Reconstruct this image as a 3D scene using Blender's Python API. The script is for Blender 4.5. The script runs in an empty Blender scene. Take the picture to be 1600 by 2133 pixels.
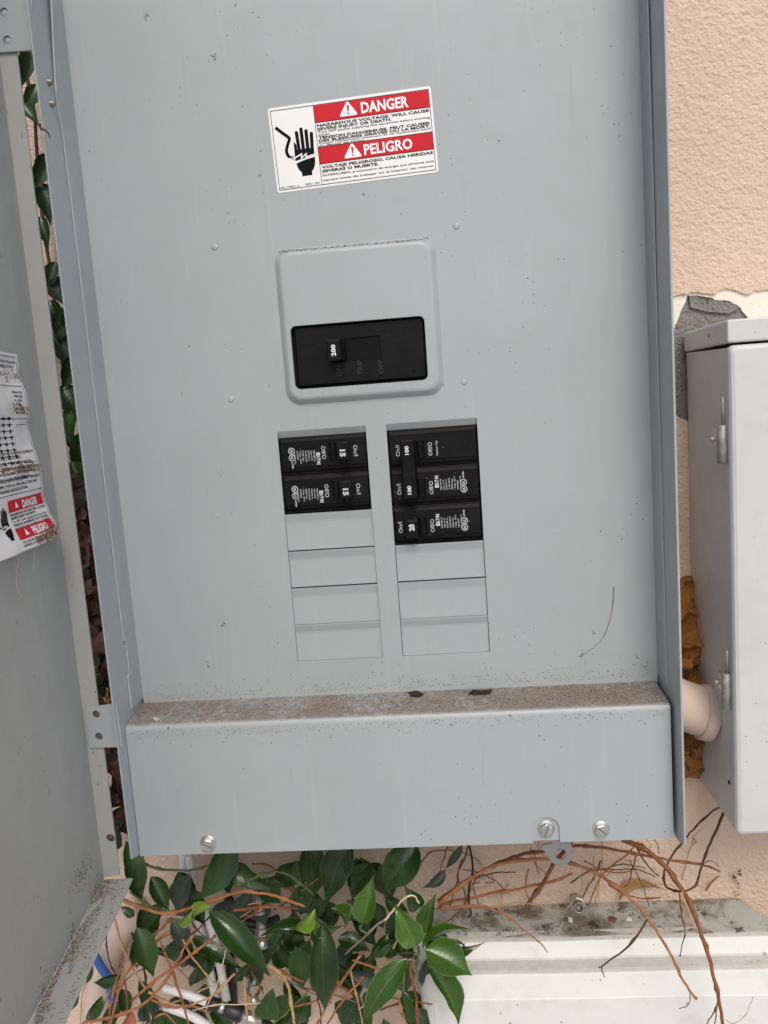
import bpy, bmesh, math, random
from mathutils import Vector, Matrix, noise

random.seed(7)
MM = 0.001
SC = bpy.context.scene
COL = SC.collection

# ------------------------------------------------------------------ camera, light, exposure
PITCH, YAW, ROLL = -1.30582857e-01, 7.22188669e-02, 7.27712747e-02
CAM = Vector((31.8765569, -519.677790, 14.9035401))      # mm, deadfront sheet lies in y = 0
FPX = 1650.0                                             # focal length in pixels of a 1600 px wide picture
ROT = (Matrix.Rotation(YAW, 3, 'Z') @ Matrix.Rotation(PITCH, 3, 'X') @ Matrix.Rotation(ROLL, 3, 'Y'))
cam_data = bpy.data.cameras.new('camera')
cam = bpy.data.objects.new('camera', cam_data)
COL.objects.link(cam)
cx, cy, cz = ROT @ Vector((1, 0, 0)), ROT @ Vector((0, 0, 1)), -(ROT @ Vector((0, 1, 0)))
m = Matrix((cx, cy, cz)).transposed().to_4x4()
m.translation = CAM * MM
cam.matrix_world = m
cam_data.sensor_fit = 'HORIZONTAL'
cam_data.sensor_width = 36.0
cam_data.lens = 36.0 * FPX / 1600.0
cam_data.clip_start = 0.01
cam_data.clip_end = 500.0
SC.camera = cam

SUN_EL, SUN_AZ = math.radians(46), math.radians(11)       # azimuth: from straight out of the wall towards +x
sdir = Vector((math.sin(SUN_AZ) * math.cos(SUN_EL), -math.cos(SUN_AZ) * math.cos(SUN_EL), math.sin(SUN_EL)))
world = bpy.data.worlds.new('World')
SC.world = world
world.use_nodes = True
wn = world.node_tree
sky = wn.nodes.new('ShaderNodeTexSky')
sky.sky_type = 'NISHITA'
sky.sun_disc = False
sky.sun_elevation = SUN_EL
sky.sun_rotation = math.atan2(sdir.x, sdir.y)
sky.air_density = 1.0
sky.dust_density = 2.8
sky.ozone_density = 1.0
wn.links.new(sky.outputs['Color'], wn.nodes['Background'].inputs['Color'])
wn.nodes['Background'].inputs['Strength'].default_value = 0.145
sun_d = bpy.data.lights.new('sun', 'SUN')
sun_d.energy = 1.15
sun_d.angle = math.radians(26)
sun_d.color = (1.0, 0.965, 0.90)
sun = bpy.data.objects.new('sun', sun_d)
COL.objects.link(sun)
sun.rotation_euler = (-sdir).to_track_quat('-Z', 'Y').to_euler()
sun.location = (1, -2, 3)
SC.view_settings.view_transform = 'Standard'
SC.view_settings.look = 'None'
SC.view_settings.gamma = 1.0
SC.view_settings.use_curve_mapping = False
SC.view_settings.exposure = 0.27


# ------------------------------------------------------------------ helpers
def P(u, v, y):
    """point (mm) on the plane y = const seen at pixel (u, v) of the photograph"""
    d = ROT @ Vector(((u - 800) / FPX, 1.0, -(v - 1066.5) / FPX))
    return CAM + d * ((y - CAM.y) / d.y)


def ray_plane(u, v, p0, n):
    d = ROT @ Vector(((u - 800) / FPX, 1.0, -(v - 1066.5) / FPX))
    return CAM + d * ((p0 - CAM).dot(n) / d.dot(n))


def wloc(o):
    l = Vector((0, 0, 0))
    while o is not None:
        l += o.location
        o = o.parent
    return l


class MB:
    """collects faces in mm, built as one mesh object"""
    def __init__(s):
        s.v, s.f, s.mi, s.sm, s.uv, s.cur = [], [], [], [], {}, 0

    def add(s, vs, fs, smooth=False):
        b = len(s.v)
        s.v += [Vector(p) for p in vs]
        for f in fs:
            s.f.append([b + i for i in f]); s.mi.append(s.cur); s.sm.append(smooth)
        return b

    def box(s, x0, x1, y0, y1, z0, z1):
        s.add([(x0, y0, z0), (x1, y0, z0), (x1, y1, z0), (x0, y1, z0), (x0, y0, z1), (x1, y0, z1), (x1, y1, z1), (x0, y1, z1)],
              [(0, 3, 2, 1), (4, 5, 6, 7), (0, 1, 5, 4), (1, 2, 6, 5), (2, 3, 7, 6), (3, 0, 4, 7)])

    def frustum(s, a, b, y0, y1):
        """a, b: (x0,x1,z0,z1) rectangles at y0 (front) and y1 (back)"""
        q = lambda r, y: [(r[0], y, r[2]), (r[1], y, r[2]), (r[1], y, r[3]), (r[0], y, r[3])]
        s.add(q(a, y0) + q(b, y1), [(0, 1, 2, 3), (7, 6, 5, 4), (0, 4, 5, 1), (1, 5, 6, 2), (2, 6, 7, 3), (3, 7, 4, 0)])

    def loops(s, ls, close_first=False, close_last=False, smooth=False):
        n = len(ls[0]); b = len(s.v); vs = [p for l in ls for p in l]; fs = []
        for k in range(len(ls) - 1):
            for i in range(n):
                j = (i + 1) % n
                fs.append((k * n + i, k * n + j, (k + 1) * n + j, (k + 1) * n + i))
        if close_first: fs.append(tuple(range(n))[::-1])
        if close_last: fs.append(tuple((len(ls) - 1) * n + i for i in range(n)))
        s.add(vs, fs, smooth)

    def prism(s, poly, y0, y1, holes=()):
        """poly in (x,z); front at y0, back at y1, holes are polys too"""
        bm = bmesh.new(); edges = []
        for lp in (poly,) + tuple(holes):
            vs = [bm.verts.new((p[0], p[1], 0)) for p in lp]
            edges += [bm.edges.new((vs[i], vs[(i + 1) % len(vs)])) for i in range(len(vs))]
        bmesh.ops.triangle_fill(bm, edges=edges, use_beauty=True, use_dissolve=False)
        bm.verts.index_update()
        vs = [(v.co.x, v.co.y) for v in bm.verts]
        fs = [[v.index for v in f.verts] for f in bm.faces]
        bm.free()
        s.add([(x, y0, z) for x, z in vs], fs)
        s.add([(x, y1, z) for x, z in vs], [f[::-1] for f in fs])
        for lp in (poly,) + tuple(holes):
            n = len(lp)
            s.add([(p[0], y0, p[1]) for p in lp] + [(p[0], y1, p[1]) for p in lp],
                  [(i, (i + 1) % n, n + (i + 1) % n, n + i) for i in range(n)])

    def tube(s, pts, rad, n=8, cap=True, rough=0.0, seed=0):
        pts = [Vector(p) for p in pts]
        if not hasattr(rad, '__len__'): rad = [rad] * len(pts)
        ls = []; up = None
        for i, p in enumerate(pts):
            t = (pts[min(i + 1, len(pts) - 1)] - pts[max(i - 1, 0)]).normalized()
            if up is None:
                up = Vector((0, 0, 1)) if abs(t.z) < .9 else Vector((1, 0, 0))
            a = t.cross(up).normalized(); up = a.cross(t).normalized()
            l = []
            for k in range(n):
                w = 2 * math.pi * k / n
                r = rad[i] * (1 + rough * noise.noise(Vector((p.x * .25 + seed, p.z * .25, k * 1.7))))
                l.append(p + (a * math.cos(w) + up * math.sin(w)) * r)
            ls.append(l)
        s.loops(ls, cap, cap, True)

    def lathe(s, c, axis, prof, n=20, rot=0.0, smooth=True):
        """prof: (distance along axis, radius)"""
        c, axis = Vector(c), Vector(axis).normalized()
        up = Vector((0, 0, 1)) if abs(axis.z) < .9 else Vector((1, 0, 0))
        a = axis.cross(up).normalized(); b = a.cross(axis)
        ls = []
        for d, r in prof:
            ls.append([c + axis * d + (a * math.cos(rot + 2 * math.pi * k / n) + b * math.sin(rot + 2 * math.pi * k / n)) * r for k in range(n)])
        s.loops(ls, True, True, smooth)

    def build(s, name, mat, parent=None, bevel=0, kind=None):
        me = bpy.data.meshes.new(name)
        off = wloc(parent) if parent else Vector((0, 0, 0))
        me.from_pydata([p * MM - off for p in s.v], [], s.f)
        for mt in (mat if isinstance(mat, (list, tuple)) else [mat]): me.materials.append(mt)
        me.polygons.foreach_set('material_index', s.mi)
        me.polygons.foreach_set('use_smooth', s.sm)
        me.update()
        o = bpy.data.objects.new(name, me)
        COL.objects.link(o)
        if parent: o.parent = parent
        if bevel:
            md = o.modifiers.new('bevel', 'BEVEL'); md.width = bevel * MM; md.segments = 2
            md.limit_method = 'ANGLE'; md.angle_limit = math.radians(40)
        if kind: o['kind'] = kind
        return o


def tag(o, label=None, cat=None, group=None, kind=None):
    if label: o['label'] = label
    if cat: o['category'] = cat
    if group: o['group'] = group
    if kind: o['kind'] = kind
    return o


def empty(name, loc, label, cat, group=None):
    o = bpy.data.objects.new(name, None)
    o.empty_display_size = .02
    o.location = Vector(loc) * MM
    COL.objects.link(o)
    return tag(o, label, cat, group)


def copy_tree(o, parent=None):
    c = o.copy(); COL.objects.link(c); c.parent = parent
    for ch in list(o.children): copy_tree(ch, c)
    return c


def rrect(x0, x1, z0, z1, r, y, n=6):
    out = []
    for (ax, az, st) in ((x1 - r, z1 - r, 0), (x0 + r, z1 - r, 90), (x0 + r, z0 + r, 180), (x1 - r, z0 + r, 270)):
        for k in range(n + 1):
            w = math.radians(st + 90 * k / n)
            out.append(Vector((ax + r * math.cos(w), y, az + r * math.sin(w))))
    return out


def smooth_path(pts, sub=5):
    pts = [Vector(p) for p in pts]
    if len(pts) < 3: sub = max(sub, 4)
    out = []
    for i in range(len(pts) - 1):
        p0, p1, p2, p3 = pts[max(i - 1, 0)], pts[i], pts[i + 1], pts[min(i + 2, len(pts) - 1)]
        for k in range(sub):
            t = k / sub
            out.append(.5 * ((2 * p1) + (p2 - p0) * t + (2 * p0 - 5 * p1 + 4 * p2 - p3) * t * t + (3 * p1 - p0 - 3 * p2 + p3) * t ** 3))
    out.append(pts[-1])
    return out


TXT = {}


def text_geo(body, bold=0.0, spacing=1.0):
    """flat letter geometry, cap height 1, centred: (points2d, faces, width)"""
    key = (body, bold, spacing)
    if key in TXT: return TXT[key]
    cu = bpy.data.curves.new('t', 'FONT'); cu.body = body; cu.size = 1.0; cu.resolution_u = 2
    cu.offset = bold; cu.space_character = spacing; cu.fill_mode = 'BOTH'
    ob = bpy.data.objects.new('t', cu)
    me = bpy.data.meshes.new_from_object(ob)
    vs = [(v.co.x, v.co.y) for v in me.vertices]; fs = [list(p.vertices) for p in me.polygons]
    bpy.data.objects.remove(ob); bpy.data.curves.remove(cu); bpy.data.meshes.remove(me)
    if not vs:
        TXT[key] = ([], [], 0); return TXT[key]
    x0, x1 = min(p[0] for p in vs), max(p[0] for p in vs)
    CAP = 0.71
    vs = [((p[0] - (x0 + x1) / 2) / CAP, p[1] / CAP - .5) for p in vs]
    TXT[key] = (vs, fs, (x1 - x0) / CAP)
    return TXT[key]


def put_text(mb, body, h, c, rot=0.0, width=None, bold=0.0, align='C', fn=None, y=0.0, spacing=1.0):
    """letters on mb; h cap height mm, c (x,z) centre (or left end with align L); fn maps (x,z) to 3-D"""
    vs, fs, w = text_geo(body, bold, spacing)
    if not vs: return
    sx = h if width is None else width / w
    off = 0 if align == 'C' else w * sx / 2
    ca, sa = math.cos(rot), math.sin(rot)
    pts = []
    for a, b in vs:
        a = a * sx + off; b = b * h
        q = (c[0] + ca * a - sa * b, c[1] + sa * a + ca * b)
        pts.append(fn(*q) if fn else (q[0], y, q[1]))
    mb.add(pts, fs)


# ------------------------------------------------------------------ materials
class NT:
    def __init__(s, name):
        s.m = bpy.data.materials.new(name); s.m.use_nodes = True
        s.t = s.m.node_tree; s.b = s.t.nodes['Principled BSDF']
        s.co = s.n('ShaderNodeTexCoord').outputs['Object']

    def n(s, typ, **kw):
        nd = s.t.nodes.new(typ)
        for k, v in kw.items(): setattr(nd, k, v)
        return nd

    def l(s, a, b): s.t.links.new(a, b)

    def noise(s, scale, detail=3, rough=.55, co=None, dist=0.0):
        n = s.n('ShaderNodeTexNoise'); n.inputs['Scale'].default_value = scale
        n.inputs['Detail'].default_value = detail; n.inputs['Roughness'].default_value = rough
        n.inputs['Distortion'].default_value = dist
        s.l(co or s.co, n.inputs['Vector']); return n.outputs['Fac']

    def ramp(s, fac, stops):
        r = s.n('ShaderNodeValToRGB'); e = r.color_ramp.elements
        while len(e) < len(stops): e.new(.5)
        for el, (p, c) in zip(e, stops):
            el.position = p; el.color = (c, c, c, 1) if not hasattr(c, '__len__') else tuple(c) + (1,)
        s.l(fac, r.inputs['Fac']); return r.outputs['Color']

    def mix(s, fac, a, b, mode='MIX'):
        x = s.n('ShaderNodeMix', data_type='RGBA', blend_type=mode)
        for sock, val in ((x.inputs[0], fac), (x.inputs[6], a), (x.inputs[7], b)):
            if hasattr(val, 'is_linked'): s.l(val, sock)
            elif hasattr(val, '__len__'): sock.default_value = tuple(val) + (1,)
            else: sock.default_value = val
        return x.outputs[2]

    def math(s, op, a, b=0.0):
        x = s.n('ShaderNodeMath', operation=op)
        for sock, val in ((x.inputs[0], a), (x.inputs[1], b)):
            if hasattr(val, 'is_linked'): s.l(val, sock)
            else: sock.default_value = val
        return x.outputs[0]

    def specks(s, scale, size, gate, stretch=None):
        """mask of scattered grains"""
        co = s.co
        if stretch:
            mp = s.n('ShaderNodeMapping'); mp.inputs['Scale'].default_value = stretch; s.l(co, mp.inputs['Vector']); co = mp.outputs['Vector']
        wob = s.n('ShaderNodeTexNoise'); wob.inputs['Scale'].default_value = scale * 5; s.l(co, wob.inputs['Vector'])
        v = s.n('ShaderNodeVectorMath', operation='SCALE'); v.inputs[3].default_value = .35 / scale
        s.l(wob.outputs['Color'], v.inputs[0])
        ad = s.n('ShaderNodeVectorMath', operation='ADD'); s.l(co, ad.inputs[0]); s.l(v.outputs[0], ad.inputs[1])
        vo = s.n('ShaderNodeTexVoronoi'); vo.inputs['Scale'].default_value = scale; s.l(ad.outputs[0], vo.inputs['Vector'])
        sep = s.n('ShaderNodeSeparateColor'); s.l(vo.outputs['Color'], sep.inputs[0])
        g = s.math('GREATER_THAN', sep.outputs[0], gate)
        lim = s.math('MULTIPLY', sep.outputs[1], size)
        return s.math('MULTIPLY', s.math('LESS_THAN', vo.outputs['Distance'], lim), g)

    def bump(s, h, strength, dist=.001, prev=None):
        b = s.n('ShaderNodeBump'); b.inputs['Strength'].default_value = strength; b.inputs['Distance'].default_value = dist
        s.l(h, b.inputs['Height'])
        if prev: s.l(prev, b.inputs['Normal'])
        return b.outputs['Normal']

    def fin(s, col=None, rough=None, normal=None, metal=None, spec=None):
        for k, v in (('Base Color', col), ('Roughness', rough), ('Normal', normal), ('Metallic', metal), ('Specular IOR Level', spec)):
            if v is None: continue
            sock = s.b.inputs[k]
            if hasattr(v, 'is_linked'): s.l(v, sock)
            elif hasattr(v, '__len__'): sock.default_value = tuple(v) + (1,)
            else: sock.default_value = v
        return s.m


def paint(name, base, rough=.42, speck=.72, big=.8, peel=.05, dirt=.25):
    t = NT(name)
    n1 = t.noise(9, 4); n2 = t.noise(60, 5, .65)
    c = t.mix(t.ramp(n1, [(.35, 0.0), (.7, 1.0)]), [x * .955 for x in base], [min(1, x * 1.03) for x in base])
    film = t.ramp(n2, [(.5, 0.0), (.85, 1.0)])
    c = t.mix(t.math('MULTIPLY', film, dirt), c, (.29, .25, .20))
    # runs and scuffs
    mp = t.n('ShaderNodeMapping'); mp.inputs['Scale'].default_value = (160, 160, 9); t.l(t.co, mp.inputs['Vector'])
    st = t.noise(1, 3, .6, mp.outputs['Vector'])
    c = t.mix(t.math('MULTIPLY', t.ramp(st, [(.60, 0.0), (.8, 1.0)]), .15), c, (.62, .60, .55))
    st2 = t.noise(1.3, 2, .6, mp.outputs['Vector'])
    c = t.mix(t.math('MULTIPLY', t.ramp(st2, [(.66, 0.0), (.8, 1.0)]), .16), c, (.20, .17, .13))
    patch = t.ramp(t.noise(17, 4), [(.50, 0.0), (.62, 1.0)])
    s1 = t.math('MULTIPLY', t.specks(300, .2, speck), patch)
    s2 = t.math('MULTIPLY', t.specks(120, .12, big), t.ramp(t.noise(11, 3), [(.45, .15), (.6, 1.0)]))
    s3 = t.math('MULTIPLY', t.specks(260, .2, speck, (1, 1, .45)), t.ramp(t.noise(23, 2), [(.5, 0.0), (.62, 1.0)]))
    c = t.mix(t.math('MULTIPLY', s1, .75), c, (.075, .06, .045))
    c = t.mix(t.math('MULTIPLY', s2, .8), c, (.10, .075, .05))
    c = t.mix(t.math('MULTIPLY', s3, .6), c, (.16, .13, .10))
    r = t.ramp(n2, [(.3, rough - .05), (.8, rough + .14)])
    nm = t.bump(t.noise(900, 2), peel, .0006)
    nm = t.bump(t.noise(3.2, 1), .30, .02, nm)
    return t.fin(c, r, nm, spec=.45)


def simple(name, base, rough=.5, metal=0.0, var=.15, scale=120, bump=.0, spec=.5):
    t = NT(name)
    n = t.noise(scale, 4)
    c = t.mix(t.ramp(n, [(.3, 0.0), (.7, 1.0)]), [x * (1 - var) for x in base], [min(1, x * (1 + var)) for x in base])
    nm = t.bump(n, bump, .001) if bump else None
    return t.fin(c, rough, nm, metal, spec)


M = {}
M['panel'] = paint('grey_panel_paint', (.362, .392, .402), .40, .80, .93, .05, .10)
M['door'] = paint('grey_door_paint', (.375, .382, .362), .46, .72, .84, .05, .24)
M['box'] = paint('light_grey_enclosure_paint', (.565, .572, .568), .45, .88, .93, .03, .22)


def dusty_shelf():
    t = NT('dirt_covered_shelf_paint')
    base = t.mix(t.noise(40, 4), (.345, .37, .38), (.375, .40, .41))
    n = t.noise(260, 5, .7); n3 = t.noise(25, 4, .6)
    geo = t.n('ShaderNodeNewGeometry')
    sx = t.n('ShaderNodeSeparateXYZ'); t.l(geo.outputs['Normal'], sx.inputs[0])
    up = t.ramp(sx.outputs['Z'], [(.62, 0.0), (.93, 1.0)])
    a = t.math('ADD', t.math('MULTIPLY', n, .62), t.math('MULTIPLY', n3, .55))
    mask = t.math('MULTIPLY', t.ramp(a, [(.42, .18), (.62, 1.0)]), up)
    dirt = t.mix(t.noise(900, 3), (.085, .062, .045), (.33, .27, .215))
    c = t.mix(t.math('MULTIPLY', mask, .92), base, dirt)
    sp = t.math('MULTIPLY', t.specks(210, .22, .8), 1.0)
    c = t.mix(t.math('MULTIPLY', sp, .7), c, (.08, .06, .045))
    return t.fin(c, t.ramp(mask, [(0, .4), (1, .9)]), t.bump(t.math('MULTIPLY', n, mask), .5, .0015), spec=.4)


M['shelf'] = dusty_shelf()


def black_plastic():
    t = NT('black_breaker_plastic')
    n = t.noise(70, 5, .7); n2 = t.noise(500, 3)
    geo = t.n('ShaderNodeNewGeometry'); sx = t.n('ShaderNodeSeparateXYZ'); t.l(geo.outputs['Normal'], sx.inputs[0])
    up = t.ramp(sx.outputs['Z'], [(.45, 0.0), (.85, 1.0)])
    c = t.mix(t.ramp(n, [(.35, 0.0), (.75, 1.0)]), (.006, .006, .0068), (.012, .0118, .0125))
    c = t.mix(t.math('MULTIPLY', up, t.ramp(n2, [(.35, .02), (.75, .42)])), c, (.12, .09, .065))
    c = t.mix(t.math('MULTIPLY', t.specks(420, .2, .88), .5), c, (.20, .17, .13))
    return t.fin(c, t.ramp(n, [(.3, .40), (.8, .58)]), t.bump(n2, .05, .0005), spec=.11)


M['black'] = black_plastic()
M['dark'] = simple('dark_recess_plastic', (.006, .006, .006), .7)
M['dark_print'] = simple('dark_grey_moulded_lettering', (.018, .018, .019), .5)
M['dark'].node_tree.nodes['Principled BSDF'].inputs['Specular IOR Level'].default_value = .12
M['white_print'] = simple('white_print', (.80, .82, .84), .6, var=.04)
M['pad_print'] = simple('worn_white_pad_print', (.58, .60, .62), .6, var=.25, scale=900)
M['black_print'] = simple('black_print', (.008, .008, .009), .8, spec=.1)
M['red_print'] = simple('red_print', (.56, .012, .022), .55, var=.06, spec=.2)


def sticker_mat():
    t = NT('white_vinyl')
    c = t.mix(t.noise(30, 4), (.76, .76, .755), (.83, .83, .825))
    c = t.mix(t.math('MULTIPLY', t.specks(300, .18, .9), .6), c, (.3, .25, .2))
    return t.fin(c, .38, t.bump(t.noise(50, 2), .04, .002), spec=.5)


M['sticker'] = sticker_mat()


def old_sticker():
    t = NT('weathered_white_vinyl')
    c = t.mix(t.noise(40, 5), (.62, .60, .58), (.80, .79, .78))
    c = t.mix(t.math('MULTIPLY', t.ramp(t.noise(55, 5, .7), [(.56, 0.0), (.72, 1.0)]), .5), c, (.42, .33, .25))
    return t.fin(c, .42, t.bump(t.noise(90, 3), .1, .002))


M['old_sticker'] = old_sticker()


def metal(name, base, rough=.35, rust=0.0):
    t = NT(name)
    n = t.noise(240, 4, .65)
    c = t.mix(n, [x * .7 for x in base], base)
    if rust: c = t.mix(t.math('MULTIPLY', t.ramp(t.noise(160, 4), [(.45, 0.0), (.6, 1.0)]), rust), c, (.13, .055, .025))
    return t.fin(c, t.ramp(n, [(.3, rough - .08), (.7, rough + .15)]), t.bump(n, .12, .0006), metal=.9 if not rust else .6)


M['zinc'] = metal('zinc_plated_steel', (.72, .72, .69), .32)
M['galv'] = metal('galvanised_sheet', (.38, .39, .39), .62)
M['dull'] = simple('dull_zinc_hinge', (.27, .265, .25), .55, .35, .3, 200, .1)
M['rusty'] = metal('rusty_hole_metal', (.22, .17, .13), .6, .8)
M['dark_steel'] = metal('dark_tarnished_steel', (.30, .29, .27), .4, .25)


def stucco(name, lo, hi, strength=.9, dist=.0035, pits=True, fine=300):
    t = NT(name)
    mp = t.n('ShaderNodeMapping'); mp.inputs['Scale'].default_value = (1, 1, 1.12); t.l(t.co, mp.inputs['Vector'])
    mp.inputs['Rotation'].default_value = (0, .5, 0)
    a = t.noise(fine, 3, .5, mp.outputs['Vector'], .15); b = t.noise(fine * .42, 3, .5, mp.outputs['Vector'])
    c = t.mix(t.noise(18, 4), lo, hi)
    c = t.mix(t.math('MULTIPLY', t.ramp(a, [(.28, 1.0), (.40, 0.0)]), .22), c, [x * .55 for x in lo])  # low grain darkened in the colour as crevice shade
    if pits:
        p = t.specks(190, .17, .84)
        c = t.mix(t.math('MULTIPLY', p, .55), c, [x * .4 for x in lo])
    c = t.mix(t.math('MULTIPLY', t.ramp(t.noise(7, 4, .6), [(.45, 0.0), (.75, 1.0)]), .22), c, [x * .72 for x in lo])
    h = t.math('ADD', t.math('MULTIPLY', a, .8), t.math('MULTIPLY', b, .9))
    return t.fin(c, .85, t.bump(h, strength, dist), spec=.25)


M['peach'] = stucco('peach_painted_stucco', (.635, .478, .368), (.72, .547, .423), .62, .0042, True, 360)
M['cream'] = stucco('cream_undercoat', (.74, .67, .55), (.84, .78, .68), .35, .0015)
M['concrete'] = stucco('bare_grey_concrete', (.15, .14, .125), (.33, .31, .285), 1.0, .003, True, 560)
M['pipe'] = stucco('pink_painted_pvc', (.56, .43, .36), (.64, .50, .43), .18, .001, False)


def foam_mat():
    t = NT('orange_brown_foam')
    n = t.noise(35, 5, .65, None, .8); k = t.noise(160, 4, .7)
    c = t.mix(t.ramp(n, [(.3, 0.0), (.7, 1.0)]), (.22, .075, .012), (.47, .19, .035))
    c = t.mix(t.math('MULTIPLY', t.ramp(k, [(.53, 0.0), (.63, 1.0)]), .85), c, (.05, .03, .018))  # dark noise patches painted as shade in the creases
    return t.fin(c, .7, t.bump(t.noise(55, 5, .75, None, 1.2), .9, .008, t.bump(k, .5, .002)))


M['foam'] = foam_mat()


def white_box():
    t = NT('white_weathered_plastic')
    n = t.noise(25, 5, .65); n2 = t.noise(170, 5, .7)
    geo = t.n('ShaderNodeNewGeometry'); sx = t.n('ShaderNodeSeparateXYZ'); t.l(geo.outputs['Normal'], sx.inputs[0])
    up = t.ramp(sx.outputs['Z'], [(.55, 0.0), (.9, 1.0)])
    c = t.mix(n, (.65, .64, .60), (.715, .705, .665))
    c = t.mix(t.math('MULTIPLY', up, t.ramp(n2, [(.25, .25), (.7, .7)])), c, (.38, .36, .32))
    c = t.mix(t.math('MULTIPLY', t.specks(160, .2, .80), .6), c, (.14, .12, .1))
    c = t.mix(t.math('MULTIPLY', t.ramp(t.noise(45, 5, .75), [(.52, 0.0), (.72, 1.0)]), .28), c, (.42, .37, .29))
    return t.fin(c, .5, t.bump(n2, .06, .001), spec=.4)


M['white_box'] = white_box()


def nid_base():
    t = NT('grey_stained_plastic')
    n = t.noise(35, 5, .7, None, .5); n2 = t.noise(120, 5, .7)
    c = t.mix(n2, (.37, .37, .335), (.47, .465, .43))
    c = t.mix(t.ramp(n, [(.46, 0.0), (.62, .9)]), c, (.15, .115, .075))
    c = t.mix(t.math('MULTIPLY', t.ramp(t.noise(60, 5, .75), [(.55, 0.0), (.63, 1.0)]), .85), c, (.03, .025, .02))
    return t.fin(c, .7, t.bump(n2, .15, .001))


M['nid_base'] = nid_base()


def leaf_mat(name, lo, hi, edge, rough=.28):
    t = NT(name)
    uv = t.n('ShaderNodeTexCoord').outputs['UV']
    sp = t.n('ShaderNodeSeparateXYZ'); t.l(uv, sp.inputs[0])
    d = t.math('ABSOLUTE', t.math('SUBTRACT', sp.outputs['X'], .5))
    mid = t.ramp(d, [(.0, 1.0), (.035, 0.0)]); rim = t.ramp(d, [(.455, 0.0), (.497, 1.0)])
    # side veins
    ph = t.math('SUBTRACT', t.math('MULTIPLY', sp.outputs['Y'], 58.0), t.math('MULTIPLY', d, 34.0))
    vein = t.ramp(t.math('SINE', ph), [(.80, 0.0), (1.0, 1.0)])
    n = t.noise(60, 4); oi = t.n('ShaderNodeObjectInfo')
    f = t.math('ADD', t.math('MULTIPLY', n, .6), t.math('MULTIPLY', oi.outputs['Random'], .5))
    c = t.mix(t.ramp(f, [(.2, 0.0), (.85, 1.0)]), lo, hi)
    c = t.mix(t.math('MULTIPLY', vein, .06), c, edge)
    c = t.mix(t.math('MULTIPLY', mid, .28), c, edge)
    c = t.mix(t.math('MULTIPLY', rim, .45), c, edge)
    c = t.mix(t.math('MULTIPLY', t.specks(300, .16, .9), .5), c, (.25, .22, .16))
    t.b.inputs['Subsurface Weight'].default_value = 0.0
    h = t.math('SUBTRACT', t.math('MULTIPLY', t.noise(90, 3), .8), t.math('MULTIPLY', t.math('ADD', mid, vein), .4))
    return t.fin(c, t.ramp(t.noise(130, 3), [(.3, rough - .04), (.75, rough + .16)]), t.bump(h, .16, .0012), spec=.55)


M['leaf'] = leaf_mat('dark_green_leaf', (.007, .024, .003), (.024, .070, .008), (.10, .15, .035), .20)
M['leaf_mid'] = leaf_mat('mid_green_leaf', (.022, .066, .006), (.055, .130, .012), (.26, .34, .09), .20)
M['leaf_light'] = leaf_mat('young_yellow_green_leaf', (.075, .15, .012), (.15, .24, .022), (.36, .42, .12), .35)
M['leaf_grey'] = leaf_mat('dull_grey_green_leaf', (.022, .034, .026), (.04, .055, .04), (.10, .12, .08), .5)
M['leaf_red'] = leaf_mat('red_withered_leaf', (.30, .075, .05), (.42, .13, .08), (.5, .3, .18), .5)


def bark(name, lo, hi, rough=.65, streak=60):
    t = NT(name)
    n = t.noise(220, 4, .65); k = t.noise(streak, 3, .6)
    c = t.mix(t.ramp(n, [(.3, 0.0), (.72, 1.0)]), lo, hi)
    c = t.mix(t.math('MULTIPLY', t.ramp(k, [(.55, 0.0), (.7, 1.0)]), .5), c, [x * .45 for x in lo])
    return t.fin(c, rough, t.bump(n, .4, .001), spec=.35)


M['bark_red'] = bark('reddish_brown_stem', (.13, .040, .016), (.30, .115, .045))
M['bark_orange'] = bark('orange_brown_stem', (.24, .085, .028), (.44, .19, .075))
M['bark_dark'] = bark('dark_brown_stem', (.045, .022, .014), (.12, .055, .03))
M['bark_tan'] = bark('tan_dry_stem', (.34, .19, .075), (.55, .35, .17))
M['bark_pale'] = bark('pale_straw_stem', (.55, .42, .25), (.75, .62, .42))
M['bark_grey'] = bark('grey_woody_stem', (.18, .14, .11), (.34, .28, .22))
M['stem_green'] = bark('green_stem', (.05, .085, .018), (.13, .19, .045), .45)
M['white_cable'] = simple('white_cable_sheath', (.74, .73, .70), .42, var=.08, scale=60)
M['black_cable'] = simple('black_cable_sheath', (.016, .016, .017), .45, var=.3)
M['blue_cable'] = simple('blue_cable_sheath', (.045, .13, .42), .5, var=.2)
M['dirt1'] = simple('brown_dirt_grain', (.11, .065, .035), .9, var=.5, scale=900)
M['dirt2'] = simple('dark_dirt_grain', (.03, .022, .016), .9, var=.4, scale=900)
M['dirt3'] = simple('tan_dirt_grain', (.36, .22, .10), .9, var=.4, scale=900)
M['dirt4'] = simple('pale_dirt_grain', (.55, .46, .36), .9, var=.2, scale=900)
DIRT = [M['dirt1'], M['dirt2'], M['dirt3'], M['dirt4']]

# ------------------------------------------------------------------ ground, house wall
g = MB(); g.add([(-60000, -60000, -1250), (60000, -60000, -1250), (60000, 60000, -1250), (-60000, 60000, -1250)], [(0, 1, 2, 3)])
tag(g.build('ground', simple('dry_concrete_ground', (.36, .355, .345), .9, var=.2, scale=3)), kind='structure')

WY = 90.0
wall = empty('stucco_wall', (0, 120, -1250), 'peach stucco house wall with a peeled patch showing cream undercoat and grey concrete', 'wall')
px = lambda pts, y: [(P(u, v, y).x, P(u, v, y).z) for u, v in pts]


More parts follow.
